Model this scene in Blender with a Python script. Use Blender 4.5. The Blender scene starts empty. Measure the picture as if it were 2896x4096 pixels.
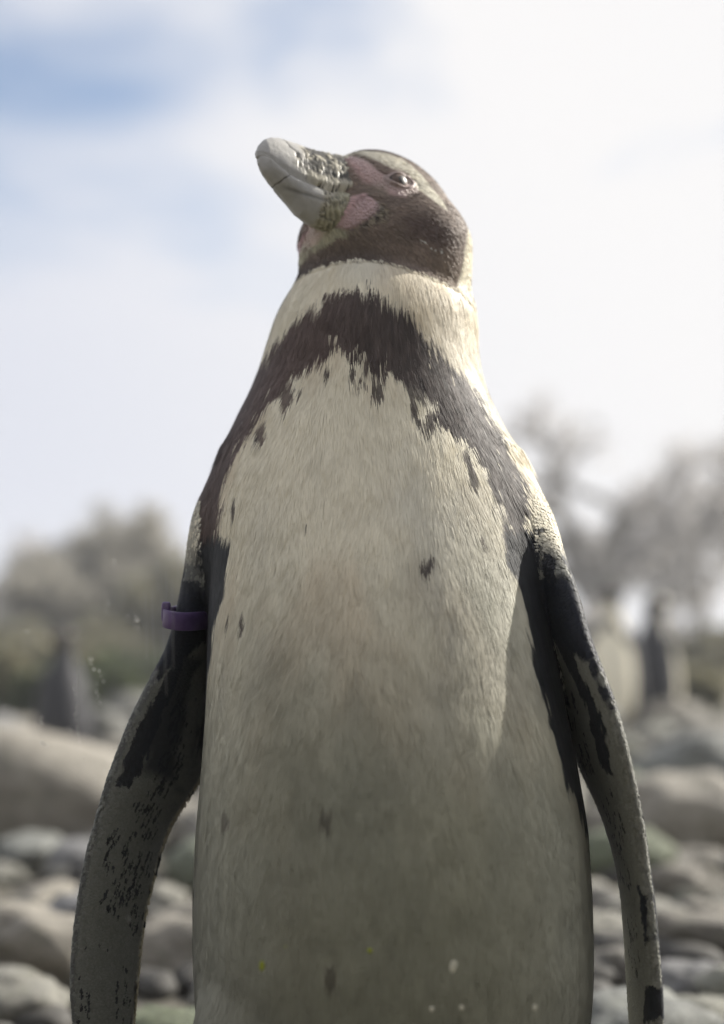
import bpy, math, random
import numpy as np
from mathutils import Vector

# ------------------------------------------------------------------ camera, sky, sun, exposure
scene = bpy.context.scene
COL = scene.collection
CAM = np.array([0.0, -0.85, 0.33]); PITCH = math.radians(5.54)
cam_data = bpy.data.cameras.new("camera"); cam = bpy.data.objects.new("camera", cam_data)
COL.objects.link(cam); scene.camera = cam
cam.location = CAM; cam.rotation_euler = (math.radians(90) + PITCH, 0, 0)
cam_data.sensor_fit = 'VERTICAL'; cam_data.sensor_height = 36; cam_data.lens = 50
cam_data.clip_start = 0.02; cam_data.clip_end = 5000
cam_data.dof.use_dof = True; cam_data.dof.focus_distance = 0.825; cam_data.dof.aperture_fstop = 2.8
cam_data.dof.aperture_blades = 9

SUN_AZ = math.radians(118.5)      # measured from the direction bird -> camera, towards the right of the picture
SUN_EL = math.radians(34)
sun_dir = np.array([math.sin(SUN_AZ) * math.cos(SUN_EL), -math.cos(SUN_AZ) * math.cos(SUN_EL), math.sin(SUN_EL)])
sl = bpy.data.lights.new("sun", 'SUN'); sl.energy = 5.0; sl.angle = math.radians(0.55); sl.color = (1.0, 0.95, 0.86)
so = bpy.data.objects.new("sun", sl); COL.objects.link(so)
so.rotation_euler = Vector(sun_dir).to_track_quat('Z', 'Y').to_euler()

world = bpy.data.worlds.new("World"); scene.world = world; world.use_nodes = True
nt = world.node_tree; nt.nodes.clear()
def WN(t, **kw):
    n = nt.nodes.new(t)
    for k, v in kw.items(): setattr(n, k, v)
    return n
wo = WN('ShaderNodeOutputWorld'); wbg = WN('ShaderNodeBackground'); wbg.inputs['Strength'].default_value = 0.0866
sky = WN('ShaderNodeTexSky', sky_type='NISHITA', sun_disc=False)
sky.sun_elevation = SUN_EL; sky.sun_rotation = math.atan2(sun_dir[0], sun_dir[1]); sky.air_density = 1.0; sky.dust_density = 0.4; sky.ozone_density = 2.0
tc = WN('ShaderNodeTexCoord')
mp = WN('ShaderNodeMapping'); mp.inputs['Scale'].default_value = (1.0, 1.0, 1.9); mp.inputs['Location'].default_value = (1.8132, 2.2040, -2.2274)
mp.inputs['Rotation'].default_value = (0.0, 0.40, 0.0)
n1 = WN('ShaderNodeTexNoise'); n1.inputs['Scale'].default_value = 3.4; n1.inputs['Detail'].default_value = 4; n1.inputs['Roughness'].default_value = 0.5
n1.inputs['Distortion'].default_value = 0.3
nt.links.new(tc.outputs['Generated'], mp.inputs['Vector']); nt.links.new(mp.outputs[0], n1.inputs['Vector'])
dot = WN('ShaderNodeVectorMath', operation='DOT_PRODUCT'); dot.inputs[1].default_value = tuple(sun_dir)
nt.links.new(tc.outputs['Generated'], dot.inputs[0])
sep = WN('ShaderNodeSeparateXYZ'); nt.links.new(tc.outputs['Generated'], sep.inputs[0])
# broken cloud: a thinner belt with blue gaps lies across the sky to the side of the sun, closed cloud on either side of it
d0 = WN('ShaderNodeMath', operation='SUBTRACT'); d0.inputs[1].default_value = 0.20; nt.links.new(dot.outputs['Value'], d0.inputs[0])
d1 = WN('ShaderNodeMath', operation='ABSOLUTE'); nt.links.new(d0.outputs[0], d1.inputs[0])
ma = WN('ShaderNodeMath', operation='MULTIPLY_ADD'); ma.inputs[1].default_value = 0.50
nt.links.new(d1.outputs[0], ma.inputs[0]); nt.links.new(n1.outputs['Fac'], ma.inputs[2])
zm = WN('ShaderNodeMath', operation='MINIMUM'); zm.inputs[1].default_value = 0.45; nt.links.new(sep.outputs['Z'], zm.inputs[0])
mb_ = WN('ShaderNodeMath', operation='MULTIPLY_ADD'); mb_.inputs[1].default_value = -0.52
nt.links.new(zm.outputs[0], mb_.inputs[0]); nt.links.new(ma.outputs[0], mb_.inputs[2])
cr = WN('ShaderNodeMapRange', interpolation_type='SMOOTHSTEP'); cr.inputs['From Min'].default_value = 0.16; cr.inputs['From Max'].default_value = 0.47
cr.inputs['To Min'].default_value = 0.0; cr.inputs['To Max'].default_value = 1.0
nt.links.new(mb_.outputs[0], cr.inputs['Value'])
cb = WN('ShaderNodeMapRange', interpolation_type='SMOOTHSTEP'); cb.inputs['From Min'].default_value = 0.0; cb.inputs['From Max'].default_value = 0.48
nt.links.new(d1.outputs[0], cb.inputs['Value'])
cc = WN('ShaderNodeMix', data_type='RGBA'); cc.inputs['A'].default_value = (4.9, 5.1, 5.8, 1); cc.inputs['B'].default_value = (6.7, 6.6, 6.6, 1)
nt.links.new(cb.outputs['Result'], cc.inputs['Factor'])
mx = WN('ShaderNodeMix', data_type='RGBA')
nt.links.new(cr.outputs['Result'], mx.inputs['Factor']); nt.links.new(sky.outputs['Color'], mx.inputs['A']); nt.links.new(cc.outputs['Result'], mx.inputs['B'])
nt.links.new(mx.outputs['Result'], wbg.inputs['Color']); nt.links.new(wbg.outputs[0], wo.inputs['Surface'])

vs = scene.view_settings; vs.view_transform = 'Standard'; vs.look = 'None'; vs.exposure = 0.74; vs.gamma = 1.0; vs.use_curve_mapping = False
scene.cycles.max_bounces = 6; scene.cycles.transparent_max_bounces = 12
scene.cycles.use_denoising = True; scene.cycles.sample_clamp_indirect = 6.0

# ------------------------------------------------------------------ helpers
RNG = np.random.default_rng(7); random.seed(7)
K = 2896 / 1623.0
FPX = 50 / 36 * 4096
CP, SP = math.cos(PITCH), math.sin(PITCH)
def ray(px, py):
    "direction of a sight line of the reference layout (layout units: 1623 wide)"
    dx = (px * K - 1448) / FPX; dz = (2048 - py * K) / FPX
    return np.array([dx, CP - dz * SP, SP + dz * CP])
def at(px, py, y):
    d = ray(px, py); return CAM + d * ((y - CAM[1]) / d[1])
def ztorow(row, y): return at(811, row, y)[2]

def tag(o, label=None, cat=None, group=None, kind=None):
    if label: o['label'] = label
    if cat: o['category'] = cat
    if group: o['group'] = group
    if kind: o['kind'] = kind
    return o
def link(name, me, mat=None, parent=None):
    o = bpy.data.objects.new(name, me); COL.objects.link(o)
    if mat is not None and me is not None and not me.materials: me.materials.append(mat)
    if parent is not None: o.parent = parent
    return o
def empty(name, loc=(0, 0, 0), rz=0):
    o = bpy.data.objects.new(name, None); COL.objects.link(o); o.location = loc; o.rotation_euler = (0, 0, rz); o.empty_display_size = 0.05
    return o
def mesh_np(name, V, F, smooth=True, col=None, attrs=None):
    "V (n,3), F (m,k) of one polygon size, or a list of such arrays"
    Fs = F if isinstance(F, list) else [F]
    Fs = [np.asarray(f, np.int32) for f in Fs if len(f)]
    me = bpy.data.meshes.new(name)
    V = np.ascontiguousarray(V, np.float32)
    nl = sum(f.size for f in Fs); nf = sum(len(f) for f in Fs)
    me.vertices.add(len(V)); me.vertices.foreach_set('co', V.ravel())
    me.loops.add(nl); me.loops.foreach_set('vertex_index', np.concatenate([f.ravel() for f in Fs]))
    tot = np.concatenate([np.full(len(f), f.shape[1], np.int32) for f in Fs])
    st = np.concatenate([[0], np.cumsum(tot)[:-1]]).astype(np.int32)
    me.polygons.add(nf); me.polygons.foreach_set('loop_start', st)
    me.polygons.foreach_set('use_smooth', np.full(nf, smooth))
    me.update(calc_edges=True); me.validate()
    if col is not None:
        a = me.attributes.new('Col', 'FLOAT_COLOR', 'POINT')
        c = np.ones((len(V), 4), np.float32); c[:, :3] = col; a.data.foreach_set('color', c.ravel())
    for k, v in (attrs or {}).items():
        a = me.attributes.new(k, 'FLOAT', 'POINT'); a.data.foreach_set('value', np.ascontiguousarray(v, np.float32))
    return me

class NT:
    def __init__(s, name):
        s.m = bpy.data.materials.new(name); s.m.use_nodes = True; s.t = s.m.node_tree; s.b = s.t.nodes['Principled BSDF']
    def n(s, t, ins=None, **kw):
        x = s.t.nodes.new(t)
        for k, v in kw.items(): setattr(x, k, v)
        for k, v in (ins or {}).items():
            if hasattr(v, 'is_output'): s.t.links.new(v, x.inputs[k])
            else: x.inputs[k].default_value = v
        return x
    def set(s, **kw):
        for k, v in kw.items():
            i = s.b.inputs[k.replace('_', ' ')]
            if hasattr(v, 'is_output'): s.t.links.new(v, i)
            else: i.default_value = v
    def ramp(s, fac, stops):
        r = s.n('ShaderNodeValToRGB', {'Fac': fac}); e = r.color_ramp.elements
        while len(e) < len(stops): e.new(0.5)
        for el, (p, c) in zip(e, stops): el.position = p; el.color = (*c, 1)
        return r.outputs['Color']
    def bump(s, h, strength, dist):
        return s.n('ShaderNodeBump', {'Height': h, 'Strength': strength, 'Distance': dist}).outputs['Normal']

def hash3(ix, iy, iz, seed=0):
    h = (ix.astype(np.int64) * 374761393 + iy.astype(np.int64) * 668265263 + iz.astype(np.int64) * 2147483647 + seed * 974634533) & 0x7fffffff
    h = ((h ^ (h >> 13)) * 1274126177) & 0x7fffffff
    h = ((h ^ (h >> 15)) * 1103515245 + 12345) & 0x7fffffff
    return ((h ^ (h >> 16)) & 0xffff) / 65535.0
def vnoise(p, seed=0):
    "value noise 0..1 of points (n,3)"
    i = np.floor(p).astype(np.int64); f = p - i; f = f * f * (3 - 2 * f)
    r = 0
    for a in (0, 1):
        for b in (0, 1):
            for c in (0, 1):
                w = (f[:, 0] if a else 1 - f[:, 0]) * (f[:, 1] if b else 1 - f[:, 1]) * (f[:, 2] if c else 1 - f[:, 2])
                r = r + w * hash3(i[:, 0] + a, i[:, 1] + b, i[:, 2] + c, seed)
    return r
def fbm(p, oct=3, seed=0):
    r = 0; a = 0.5; t = 0
    for k in range(oct):
        r = r + a * vnoise(p * 2 ** k + 17.3 * k, seed + k); t += a; a *= 0.55
    return r / t
def sstep(x, a, b):
    t = np.clip((x - a) / (b - a), 0, 1); return t * t * (3 - 2 * t)
def poly_sd(q, poly):
    "signed distance (negative inside) of points (n,2) to a polygon"
    poly = np.asarray(poly, float); d = np.full(len(q), 1e9); ins = np.zeros(len(q), bool)
    for i in range(len(poly)):
        a = poly[i]; b = poly[(i + 1) % len(poly)]; e = b - a; w = q - a
        t = np.clip((w @ e) / max(e @ e, 1e-12), 0, 1)
        d = np.minimum(d, np.hypot(w[:, 0] - t * e[0], w[:, 1] - t * e[1]))
        c1 = (a[1] <= q[:, 1]); c2 = (b[1] > q[:, 1]); cr_ = e[0] * w[:, 1] - e[1] * w[:, 0]
        ins ^= (c1 & c2 & (cr_ > 0)) | (~c1 & ~c2 & (cr_ < 0))
    return np.where(ins, -d, d)
def smin(a, b, k):
    h = np.maximum(k - np.abs(a - b), 0) / k
    return np.minimum(a, b) - h * h * k * 0.25
def ell2(x, y, a, b):
    qx = x / a; qy = y / b; k0 = np.sqrt(qx * qx + qy * qy) + 1e-6; k1 = np.sqrt((qx / a) ** 2 + (qy / b) ** 2) + 1e-6
    return k0 * (k0 - 1) / k1
def ell3(p, c, A, r):
    q = (p - np.asarray(c, np.float32)) @ np.asarray(A, np.float32).T / np.asarray(r, np.float32)
    k0 = np.sqrt((q * q).sum(1)) + 1e-6; k1 = np.sqrt(((q / np.asarray(r, np.float32)) ** 2).sum(1)) + 1e-6
    return k0 * (k0 - 1) / k1
def capsule(p, a, b, ra, rb):
    a = np.asarray(a, np.float32); b = np.asarray(b, np.float32); e = b - a; w = p - a
    t = np.clip((w @ e) / (e @ e), 0, 1)
    return np.sqrt(((w - t[:, None] * e) ** 2).sum(1)) - (ra + (rb - ra) * t)
class Tab:
    "smooth table of a value over z"
    def __init__(s, z, v, sig=0.008):
        z = np.asarray(z, float); v = np.asarray(v, float); o = np.argsort(z); z = z[o]; v = v[o]
        s.g = np.arange(z[0] - 0.05, z[-1] + 0.05, 0.001); t = np.interp(s.g, z, v)
        if sig > 0:
            n = int(3 * sig / 0.001); k = np.exp(-0.5 * (np.arange(-n, n + 1) * 0.001 / sig) ** 2); k /= k.sum()
            t = np.convolve(np.pad(t, n, 'edge'), k, 'valid')
        s.v = t
    def __call__(s, z): return np.interp(z, s.g, s.v)
def surface_nets(fn, lo, hi, h):
    lo = np.asarray(lo, float); n = np.ceil((np.asarray(hi) - lo) / h).astype(int) + 1
    D = np.empty((n[2], n[1], n[0]), np.float32)
    gx = (lo[0] + h * np.arange(n[0])).astype(np.float32); gy = (lo[1] + h * np.arange(n[1])).astype(np.float32)
    YY, XX = np.meshgrid(gy, gx, indexing='ij'); base = np.stack([XX.ravel(), YY.ravel(), np.zeros(XX.size, np.float32)], 1)
    for k in range(n[2]):
        base[:, 2] = lo[2] + h * k; D[k] = fn(base).reshape(n[1], n[0])
    S = D < 0
    c = np.zeros(tuple(np.array(D.shape) - 1), np.int8)
    for a in (0, 1):
        for b in (0, 1):
            for d in (0, 1): c += S[a:S.shape[0] - 1 + a, b:S.shape[1] - 1 + b, d:S.shape[2] - 1 + d]
    act = np.argwhere((c > 0) & (c < 8)); idx = np.full(c.shape, -1, np.int64); idx[tuple(act.T)] = np.arange(len(act))
    acc = np.zeros((len(act), 3)); cnt = np.zeros(len(act))
    corners = [(a, b, d) for a in (0, 1) for b in (0, 1) for d in (0, 1)]
    for i, p in enumerate(corners):
        for q in corners[i + 1:]:
            if sum(abs(p[j] - q[j]) for j in range(3)) != 1: continue
            da = D[act[:, 0] + p[0], act[:, 1] + p[1], act[:, 2] + p[2]]; db = D[act[:, 0] + q[0], act[:, 1] + q[1], act[:, 2] + q[2]]
            m = (da < 0) != (db < 0); t = np.where(m, da / np.where(m, da - db, 1), 0)
            pt = np.array(p)[None] + t[:, None] * (np.array(q) - np.array(p))[None]
            acc[m] += pt[m]; cnt[m] += 1
    V = (act + acc / cnt[:, None])[:, ::-1] * h + lo
    Q = []
    for ax in range(3):
        o = [j for j in range(3) if j != ax]
        s0 = [slice(None)] * 3; s1 = [slice(None)] * 3; s0[ax] = slice(0, -1); s1[ax] = slice(1, None)
        ch = S[tuple(s0)] != S[tuple(s1)]
        e = np.argwhere(ch); e = e[(e[:, o[0]] > 0) & (e[:, o[1]] > 0) & (e[:, o[0]] < D.shape[o[0]] - 1) & (e[:, o[1]] < D.shape[o[1]] - 1)]
        ins = S[tuple(s0)][tuple(e.T)]
        def cell(d0, d1):
            k = e.copy(); k[:, o[0]] -= d0; k[:, o[1]] -= d1; return idx[tuple(k.T)]
        q = np.stack([cell(0, 0), cell(1, 0), cell(1, 1), cell(0, 1)], 1)
        flip = ins ^ (ax == 1)
        q[flip] = q[flip][:, ::-1]; Q.append(q)
    return V, np.concatenate(Q)
def grad(fn, p, e=0.0015):
    g = np.empty_like(p, dtype=np.float64)
    for j in range(3):
        d = np.zeros(3); d[j] = e; g[:, j] = fn((p + d).astype(np.float32)) - fn((p - d).astype(np.float32))
    return g / (np.linalg.norm(g, axis=1, keepdims=True) + 1e-9)

# ------------------------------------------------------------------ materials of the setting
def stone_material(name, stops, moss=0.25):
    m = NT(name); tcx = m.n('ShaderNodeTexCoord').outputs['Object']; oi = m.n('ShaderNodeObjectInfo')
    a = m.n('ShaderNodeTexNoise', {'Vector': tcx, 'Scale': 9.0, 'Detail': 8.0, 'Roughness': 0.62})
    c = m.ramp(oi.outputs['Random'], stops)
    v = m.n('ShaderNodeMapRange', {'Value': a.outputs['Fac'], 'From Min': 0.3, 'From Max': 0.7, 'To Min': 0.30, 'To Max': 0.72})
    c1 = m.n('ShaderNodeMix', {'Factor': 1.0, 'A': c, 'B': v.outputs['Result']}, data_type='RGBA', blend_type='MULTIPLY')
    b = m.n('ShaderNodeTexNoise', {'Vector': tcx, 'Scale': 3.1, 'Detail': 5.0})
    f = m.n('ShaderNodeMapRange', {'Value': b.outputs['Fac'], 'From Min': 0.52, 'From Max': 0.72, 'To Min': 0.0, 'To Max': moss})
    c2 = m.n('ShaderNodeMix', {'Factor': f.outputs['Result'], 'A': c1.outputs['Result'], 'B': (0.09, 0.10, 0.045, 1)}, data_type='RGBA')
    g = m.n('ShaderNodeTexNoise', {'Vector': tcx, 'Scale': 60.0, 'Detail': 6.0})
    m.set(Base_Color=c2.outputs['Result'], Roughness=0.72, Normal=m.bump(g.outputs['Fac'], 0.5, 0.004))
    return m.m
STONE = stone_material('beach_stone', [(0.0, (0.30, 0.28, 0.25)), (0.2, (0.50, 0.48, 0.41)), (0.38, (0.15, 0.155, 0.15)), (0.5, (0.50, 0.46, 0.39)),
                                       (0.66, (0.29, 0.265, 0.22)), (0.8, (0.36, 0.36, 0.37)), (0.9, (0.20, 0.23, 0.14)), (1.0, (0.55, 0.52, 0.47))])
def ground_material():
    m = NT('pebbly_soil'); tcx = m.n('ShaderNodeTexCoord').outputs['Object']
    v = m.n('ShaderNodeTexVoronoi', {'Vector': tcx, 'Scale': 14.0})
    a = m.n('ShaderNodeTexNoise', {'Vector': tcx, 'Scale': 0.6, 'Detail': 9.0})
    c = m.ramp(a.outputs['Fac'], [(0.3, (0.06, 0.055, 0.045)), (0.5, (0.13, 0.12, 0.095)), (0.7, (0.075, 0.085, 0.05))])
    m.set(Base_Color=c, Roughness=0.9, Normal=m.bump(v.outputs['Distance'], 0.8, 0.03))
    return m.m

# ------------------------------------------------------------------ ground
def build_ground():
    n = 90; r = np.concatenate([[0], np.geomspace(0.3, 90, n)]); th = np.linspace(0, 2 * np.pi, 73)[:-1]
    V = [[0, 0, 0]]; 
    R, T = np.meshgrid(r[1:], th, indexing='ij'); X = R * np.cos(T); Y = R * np.sin(T)
    P3 = np.stack([X.ravel(), Y.ravel(), np.zeros(X.size)], 1)
    h = (fbm(P3 * 0.35, 4, 3) - 0.5) * 0.10 * sstep(np.hypot(P3[:, 0], P3[:, 1]), 2.0, 9.0)
    P3[:, 2] = h
    V = np.concatenate([[[0, 0, 0]], P3]); F = []
    for i in range(n - 1):
        for j in range(72):
            a = 1 + i * 72 + j; b = 1 + i * 72 + (j + 1) % 72; F.append((a, a + 72, b + 72, b))
    T0 = [(0, 1 + j, 1 + (j + 1) % 72) for j in range(72)]
    o = link('ground', mesh_np('ground', V, [np.array(F), np.array(T0)]), ground_material()); tag(o, kind='structure')
build_ground()

# ------------------------------------------------------------------ added board fence, unseen behind the viewpoint, blocking sky light from the belly
def build_sky_blocker():
    m = NT('blocker_boards'); tcx = m.n('ShaderNodeTexCoord').outputs['Object']
    a = m.n('ShaderNodeTexNoise', {'Vector': m.n('ShaderNodeMapping', {'Vector': tcx, 'Scale': (20.0, 20.0, 1.2)}).outputs[0], 'Scale': 2.0, 'Detail': 6.0})
    m.set(Base_Color=m.ramp(a.outputs['Fac'], [(0.3, (0.05, 0.042, 0.034)), (0.7, (0.11, 0.095, 0.08))]), Roughness=0.85)
    root = empty('sky_blocker_fence', (0, -1.06, 0)); tag(root, 'added dark board fence behind the viewpoint, blocking sky light from the penguin', 'fence')
    V0 = np.array([(x, y, z) for z in (0, 1) for y in (0, 1) for x in (0, 1)], float); F = np.array([(0, 2, 3, 1), (4, 5, 7, 6), (0, 1, 5, 4), (2, 6, 7, 3), (0, 4, 6, 2), (1, 3, 7, 5)])
    def box(name, x0, x1, y0, y1, z0, z1): return link(name, mesh_np(name, V0 * (x1 - x0, y1 - y0, z1 - z0) + (x0, y0, z0), F, False), m.m, root)
    for k in range(28): box('board', -2.8 + 0.2 * k, -2.8 + 0.2 * k + 0.196, -0.02 + 0.004 * (k % 3), 0.02, 0.0, 1.02)
    box('blocker_rail', -2.85, 2.85, -0.06, 0.06, 1.022, 1.06)
build_sky_blocker()

# ------------------------------------------------------------------ stones
def icosphere(sub):
    t = (1 + 5 ** 0.5) / 2
    V = np.array([(-1, t, 0), (1, t, 0), (-1, -t, 0), (1, -t, 0), (0, -1, t), (0, 1, t), (0, -1, -t), (0, 1, -t), (t, 0, -1), (t, 0, 1), (-t, 0, -1), (-t, 0, 1)], float)
    F = [(0, 11, 5), (0, 5, 1), (0, 1, 7), (0, 7, 10), (0, 10, 11), (1, 5, 9), (5, 11, 4), (11, 10, 2), (10, 7, 6), (7, 1, 8), (3, 9, 4), (3, 4, 2), (3, 2, 6), (3, 6, 8), (3, 8, 9), (4, 9, 5), (2, 4, 11), (6, 2, 10), (8, 6, 7), (9, 8, 1)]
    V = [v / np.linalg.norm(v) for v in V]
    for _ in range(sub):
        mid = {}; G = []
        def m(a, b):
            k = (min(a, b), max(a, b))
            if k not in mid:
                v = V[a] + V[b]; V.append(v / np.linalg.norm(v)); mid[k] = len(V) - 1
            return mid[k]
        for a, b, c in F:
            x, y, z = m(a, b), m(b, c), m(c, a); G += [(a, x, z), (b, y, x), (c, z, y), (x, y, z)]
        F = G
    return np.array(V), np.array(F)
ICO2 = icosphere(2); ICO3 = icosphere(3)
def stone_mesh(seed, flat, ico=ICO3):
    r = np.random.default_rng(seed); V = ico[0].copy()
    V = np.sign(V) * np.abs(V) ** 0.86
    d = (fbm(V * 1.3 + seed * 3.7, 2, seed) - 0.5) * 0.75 + (fbm(V * 4 + seed, 2, seed + 5) - 0.5) * 0.10
    V = V * (1 + d)[:, None] * np.array([1.0, r.uniform(0.62, 0.85), flat])
    V[:, 2] += flat * 0.62
    return mesh_np('cobble', V, ico[1])
STONES = [stone_mesh(s, f) for s, f in zip(range(11, 25), [0.5, 0.62, 0.45, 0.7, 0.55, 0.4, 0.66, 0.5, 0.58, 0.48, 0.72, 0.42, 0.6, 0.52])]
def put_stone(x, y, r, label, rz=None, m=None, group='cobbles covering the beach', name='cobble', z=0.0, tilt=0.12):
    me = STONES[random.randrange(len(STONES))] if m is None else STONES[m]
    o = link(name, me, STONE); o.location = (x, y, z - 0.02 * r)
    o.rotation_euler = (random.uniform(-tilt, tilt), random.uniform(-tilt, tilt), random.uniform(0, 6.28) if rz is None else rz)
    o.scale = (r, r, r); tag(o, label, 'stone', group)
    return o
placed = []
def free(x, y, r, k=0.80):
    return all((x - a) ** 2 + (y - b) ** 2 > (k * (r + c)) ** 2 for a, b, c in placed)
def ground_at(px, py):
    d = ray(px, py); t = -CAM[2] / d[2]; return (CAM + d * t)[:2]
# stones one can point out: (x, row of the base, radius in m, label)
for px, py, r, lab, m, nm in [
    (-35, 1890, 0.175, 'big pale rounded boulder sloping down beside the left flipper', 3, 'boulder'),
    (60, 2190, 0.075, 'pale grey rounded cobble near the bottom left corner', 1, 'cobble'),
    (1560, 1790, 0.16, 'wide pale cobble beside the right flipper, topped by a brown stone', 0, 'cobble'),
    (1610, 1720, 0.13, 'brown rounded cobble at the right edge below the grey penguins', 4, 'cobble'),
    (1560, 1900, 0.11, 'large whitish cobble just right of the right flipper', 6, 'cobble'),
    (1590, 2150, 0.06, 'dark mossy cobble at the right edge', 9, 'cobble'),
    (1350, 2110, 0.045, 'small cream cobble between belly and right flipper', 2, 'cobble'),
    (395, 2180, 0.06, 'yellowish cobble between belly and left flipper', 8, 'cobble'),
    (20, 2290, 0.05, 'mossy cobble in the bottom left corner', 12, 'cobble'),
]:
    x, y = ground_at(px, py); put_stone(x, y, r, lab, m=m, name=nm, rz=random.uniform(-0.3, 0.3), group='cobbles covering the beach' if nm == 'cobble' else None)
    if nm == 'boulder': bo_ = list(COL.objects)[-1]; bo_.scale = (r * 1.45, r, r * 1.0); bo_.rotation_euler = (0.0, 0.20, 0.1)
    placed.append((x, y, r * (1.5 if nm == 'boulder' else 1)))
n = 0; tries = 0
while n < 270 and tries < 9000:
    tries += 1
    y = 0.28 + 4.6 * random.random() ** 1.5; half = 0.24 + 0.36 * (y + 0.85)
    x = random.uniform(-half, half)
    r = random.choice([0.030, 0.036, 0.042, 0.05, 0.06]) * (1 + 0.20 * y) * random.uniform(0.8, 1.3)
    if x * x + y * y < (0.21 + r) ** 2 or not free(x, y, r): continue
    placed.append((x, y, r)); n += 1
    put_stone(x, y, r, 'weathered rounded cobble lying among the others on the beach')
# a few lying on top of the first layer
def build_pebbles():
    V = []; F = []; o = 0
    r = np.random.default_rng(5); iv, if_ = icosphere(1)
    for k in range(2600):
        y = -0.2 + 6 * r.random() ** 1.4; half = 0.6 + 0.5 * (y + 0.85); x = r.uniform(-half, half)
        if x * x + y * y < 0.02: continue
        s = r.uniform(0.012, 0.035) * (1 + 0.15 * max(y, 0)); a = r.uniform(0, 6.28)
        v = iv * (1 + 0.25 * (r.random((len(iv), 1)) - 0.5)) * np.array([1, 0.75, 0.5]) * s
        c, q = math.cos(a), math.sin(a); v = v @ np.array([[c, q, 0], [-q, c, 0], [0, 0, 1]]) + (x, y, s * 0.25)
        V.append(v); F.append(if_ + o); o += len(iv)
    ob = link('pebbles', mesh_np('pebbles', np.concatenate(V), np.concatenate(F)), stone_material('gap_shade_gravel', [(0.0, (0.10, 0.095, 0.085)), (1.0, (0.13, 0.12, 0.11))]))  # gravel coloured dark to carry the shade between the cobbles
    tag(ob, 'small pebbles filling the gaps between the cobbles', 'pebbles', kind='stuff')
build_pebbles()

# ------------------------------------------------------------------ trees and bushes
def bark_material():
    m = NT('bark'); tcx = m.n('ShaderNodeTexCoord').outputs['Object']
    a = m.n('ShaderNodeTexNoise', {'Vector': tcx, 'Scale': 14.0, 'Detail': 6.0})
    m.set(Base_Color=m.ramp(a.outputs['Fac'], [(0.3, (0.22, 0.205, 0.19)), (0.7, (0.38, 0.36, 0.335))]), Roughness=0.9, Normal=m.bump(a.outputs['Fac'], 0.7, 0.03))
    return m.m
def leaf_material(name, a, b):
    m = NT(name); at_ = m.n('ShaderNodeAttribute', attribute_name='rnd')
    c = m.ramp(at_.outputs['Fac'], [(0.0, a), (1.0, b)])
    m.set(Base_Color=c, Roughness=0.6)
    t = m.n('ShaderNodeBsdfTranslucent', {'Color': c}); x = m.n('ShaderNodeMixShader', {0: 0.60, 1: m.b.outputs[0], 2: t.outputs[0]})
    m.t.links.new(x.outputs[0], m.t.nodes['Material Output'].inputs['Surface'])
    return m.m
BARK = bark_material()
LEAF = {'grey': leaf_material('sparse_leaves', (0.36, 0.345, 0.335), (0.56, 0.54, 0.525)),
        'olive': leaf_material('olive_leaves', (0.16, 0.155, 0.10), (0.29, 0.27, 0.19)),
        'tan': leaf_material('dry_twigs', (0.32, 0.305, 0.26), (0.48, 0.455, 0.40)),
        'green': leaf_material('green_leaves', (0.07, 0.085, 0.05), (0.14, 0.16, 0.09))}
def tubes(paths, sides=6):
    V = []; F = []; o = 0
    for pts, rad in paths:
        pts = np.asarray(pts, float); rad = np.asarray(rad, float); n = len(pts)
        t = np.gradient(pts, axis=0); t /= np.linalg.norm(t, axis=1, keepdims=True) + 1e-9
        ref = np.array([0.3, 0.9, 0.1]); a = np.cross(t, ref); a /= np.linalg.norm(a, axis=1, keepdims=True) + 1e-9; b = np.cross(t, a)
        th = np.arange(sides) * 2 * np.pi / sides
        ring = pts[:, None] + rad[:, None, None] * (np.cos(th)[None, :, None] * a[:, None] + np.sin(th)[None, :, None] * b[:, None])
        V.append(ring.reshape(-1, 3))
        for i in range(n - 1):
            for j in range(sides):
                k = (j + 1) % sides; F.append((o + i * sides + j, o + i * sides + k, o + (i + 1) * sides + k, o + (i + 1) * sides + j))
        o += n * sides
    return np.concatenate(V), np.array(F)
def leaves(pts, size, r, aspect=0.5):
    n = len(pts); d = r.normal(size=(n, 3)); d /= np.linalg.norm(d, axis=1, keepdims=True); e = np.cross(d, r.normal(size=(n, 3))); e /= np.linalg.norm(e, axis=1, keepdims=True)
    s = size * r.uniform(0.6, 1.4, (n, 1)); d = d * s; e = e * s * aspect
    V = np.stack([pts - d, pts + e, pts + d, pts - e], 1).reshape(-1, 3); F = np.arange(4 * n).reshape(-1, 4)
    return V, F, np.repeat(r.random(n), 4)
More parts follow.
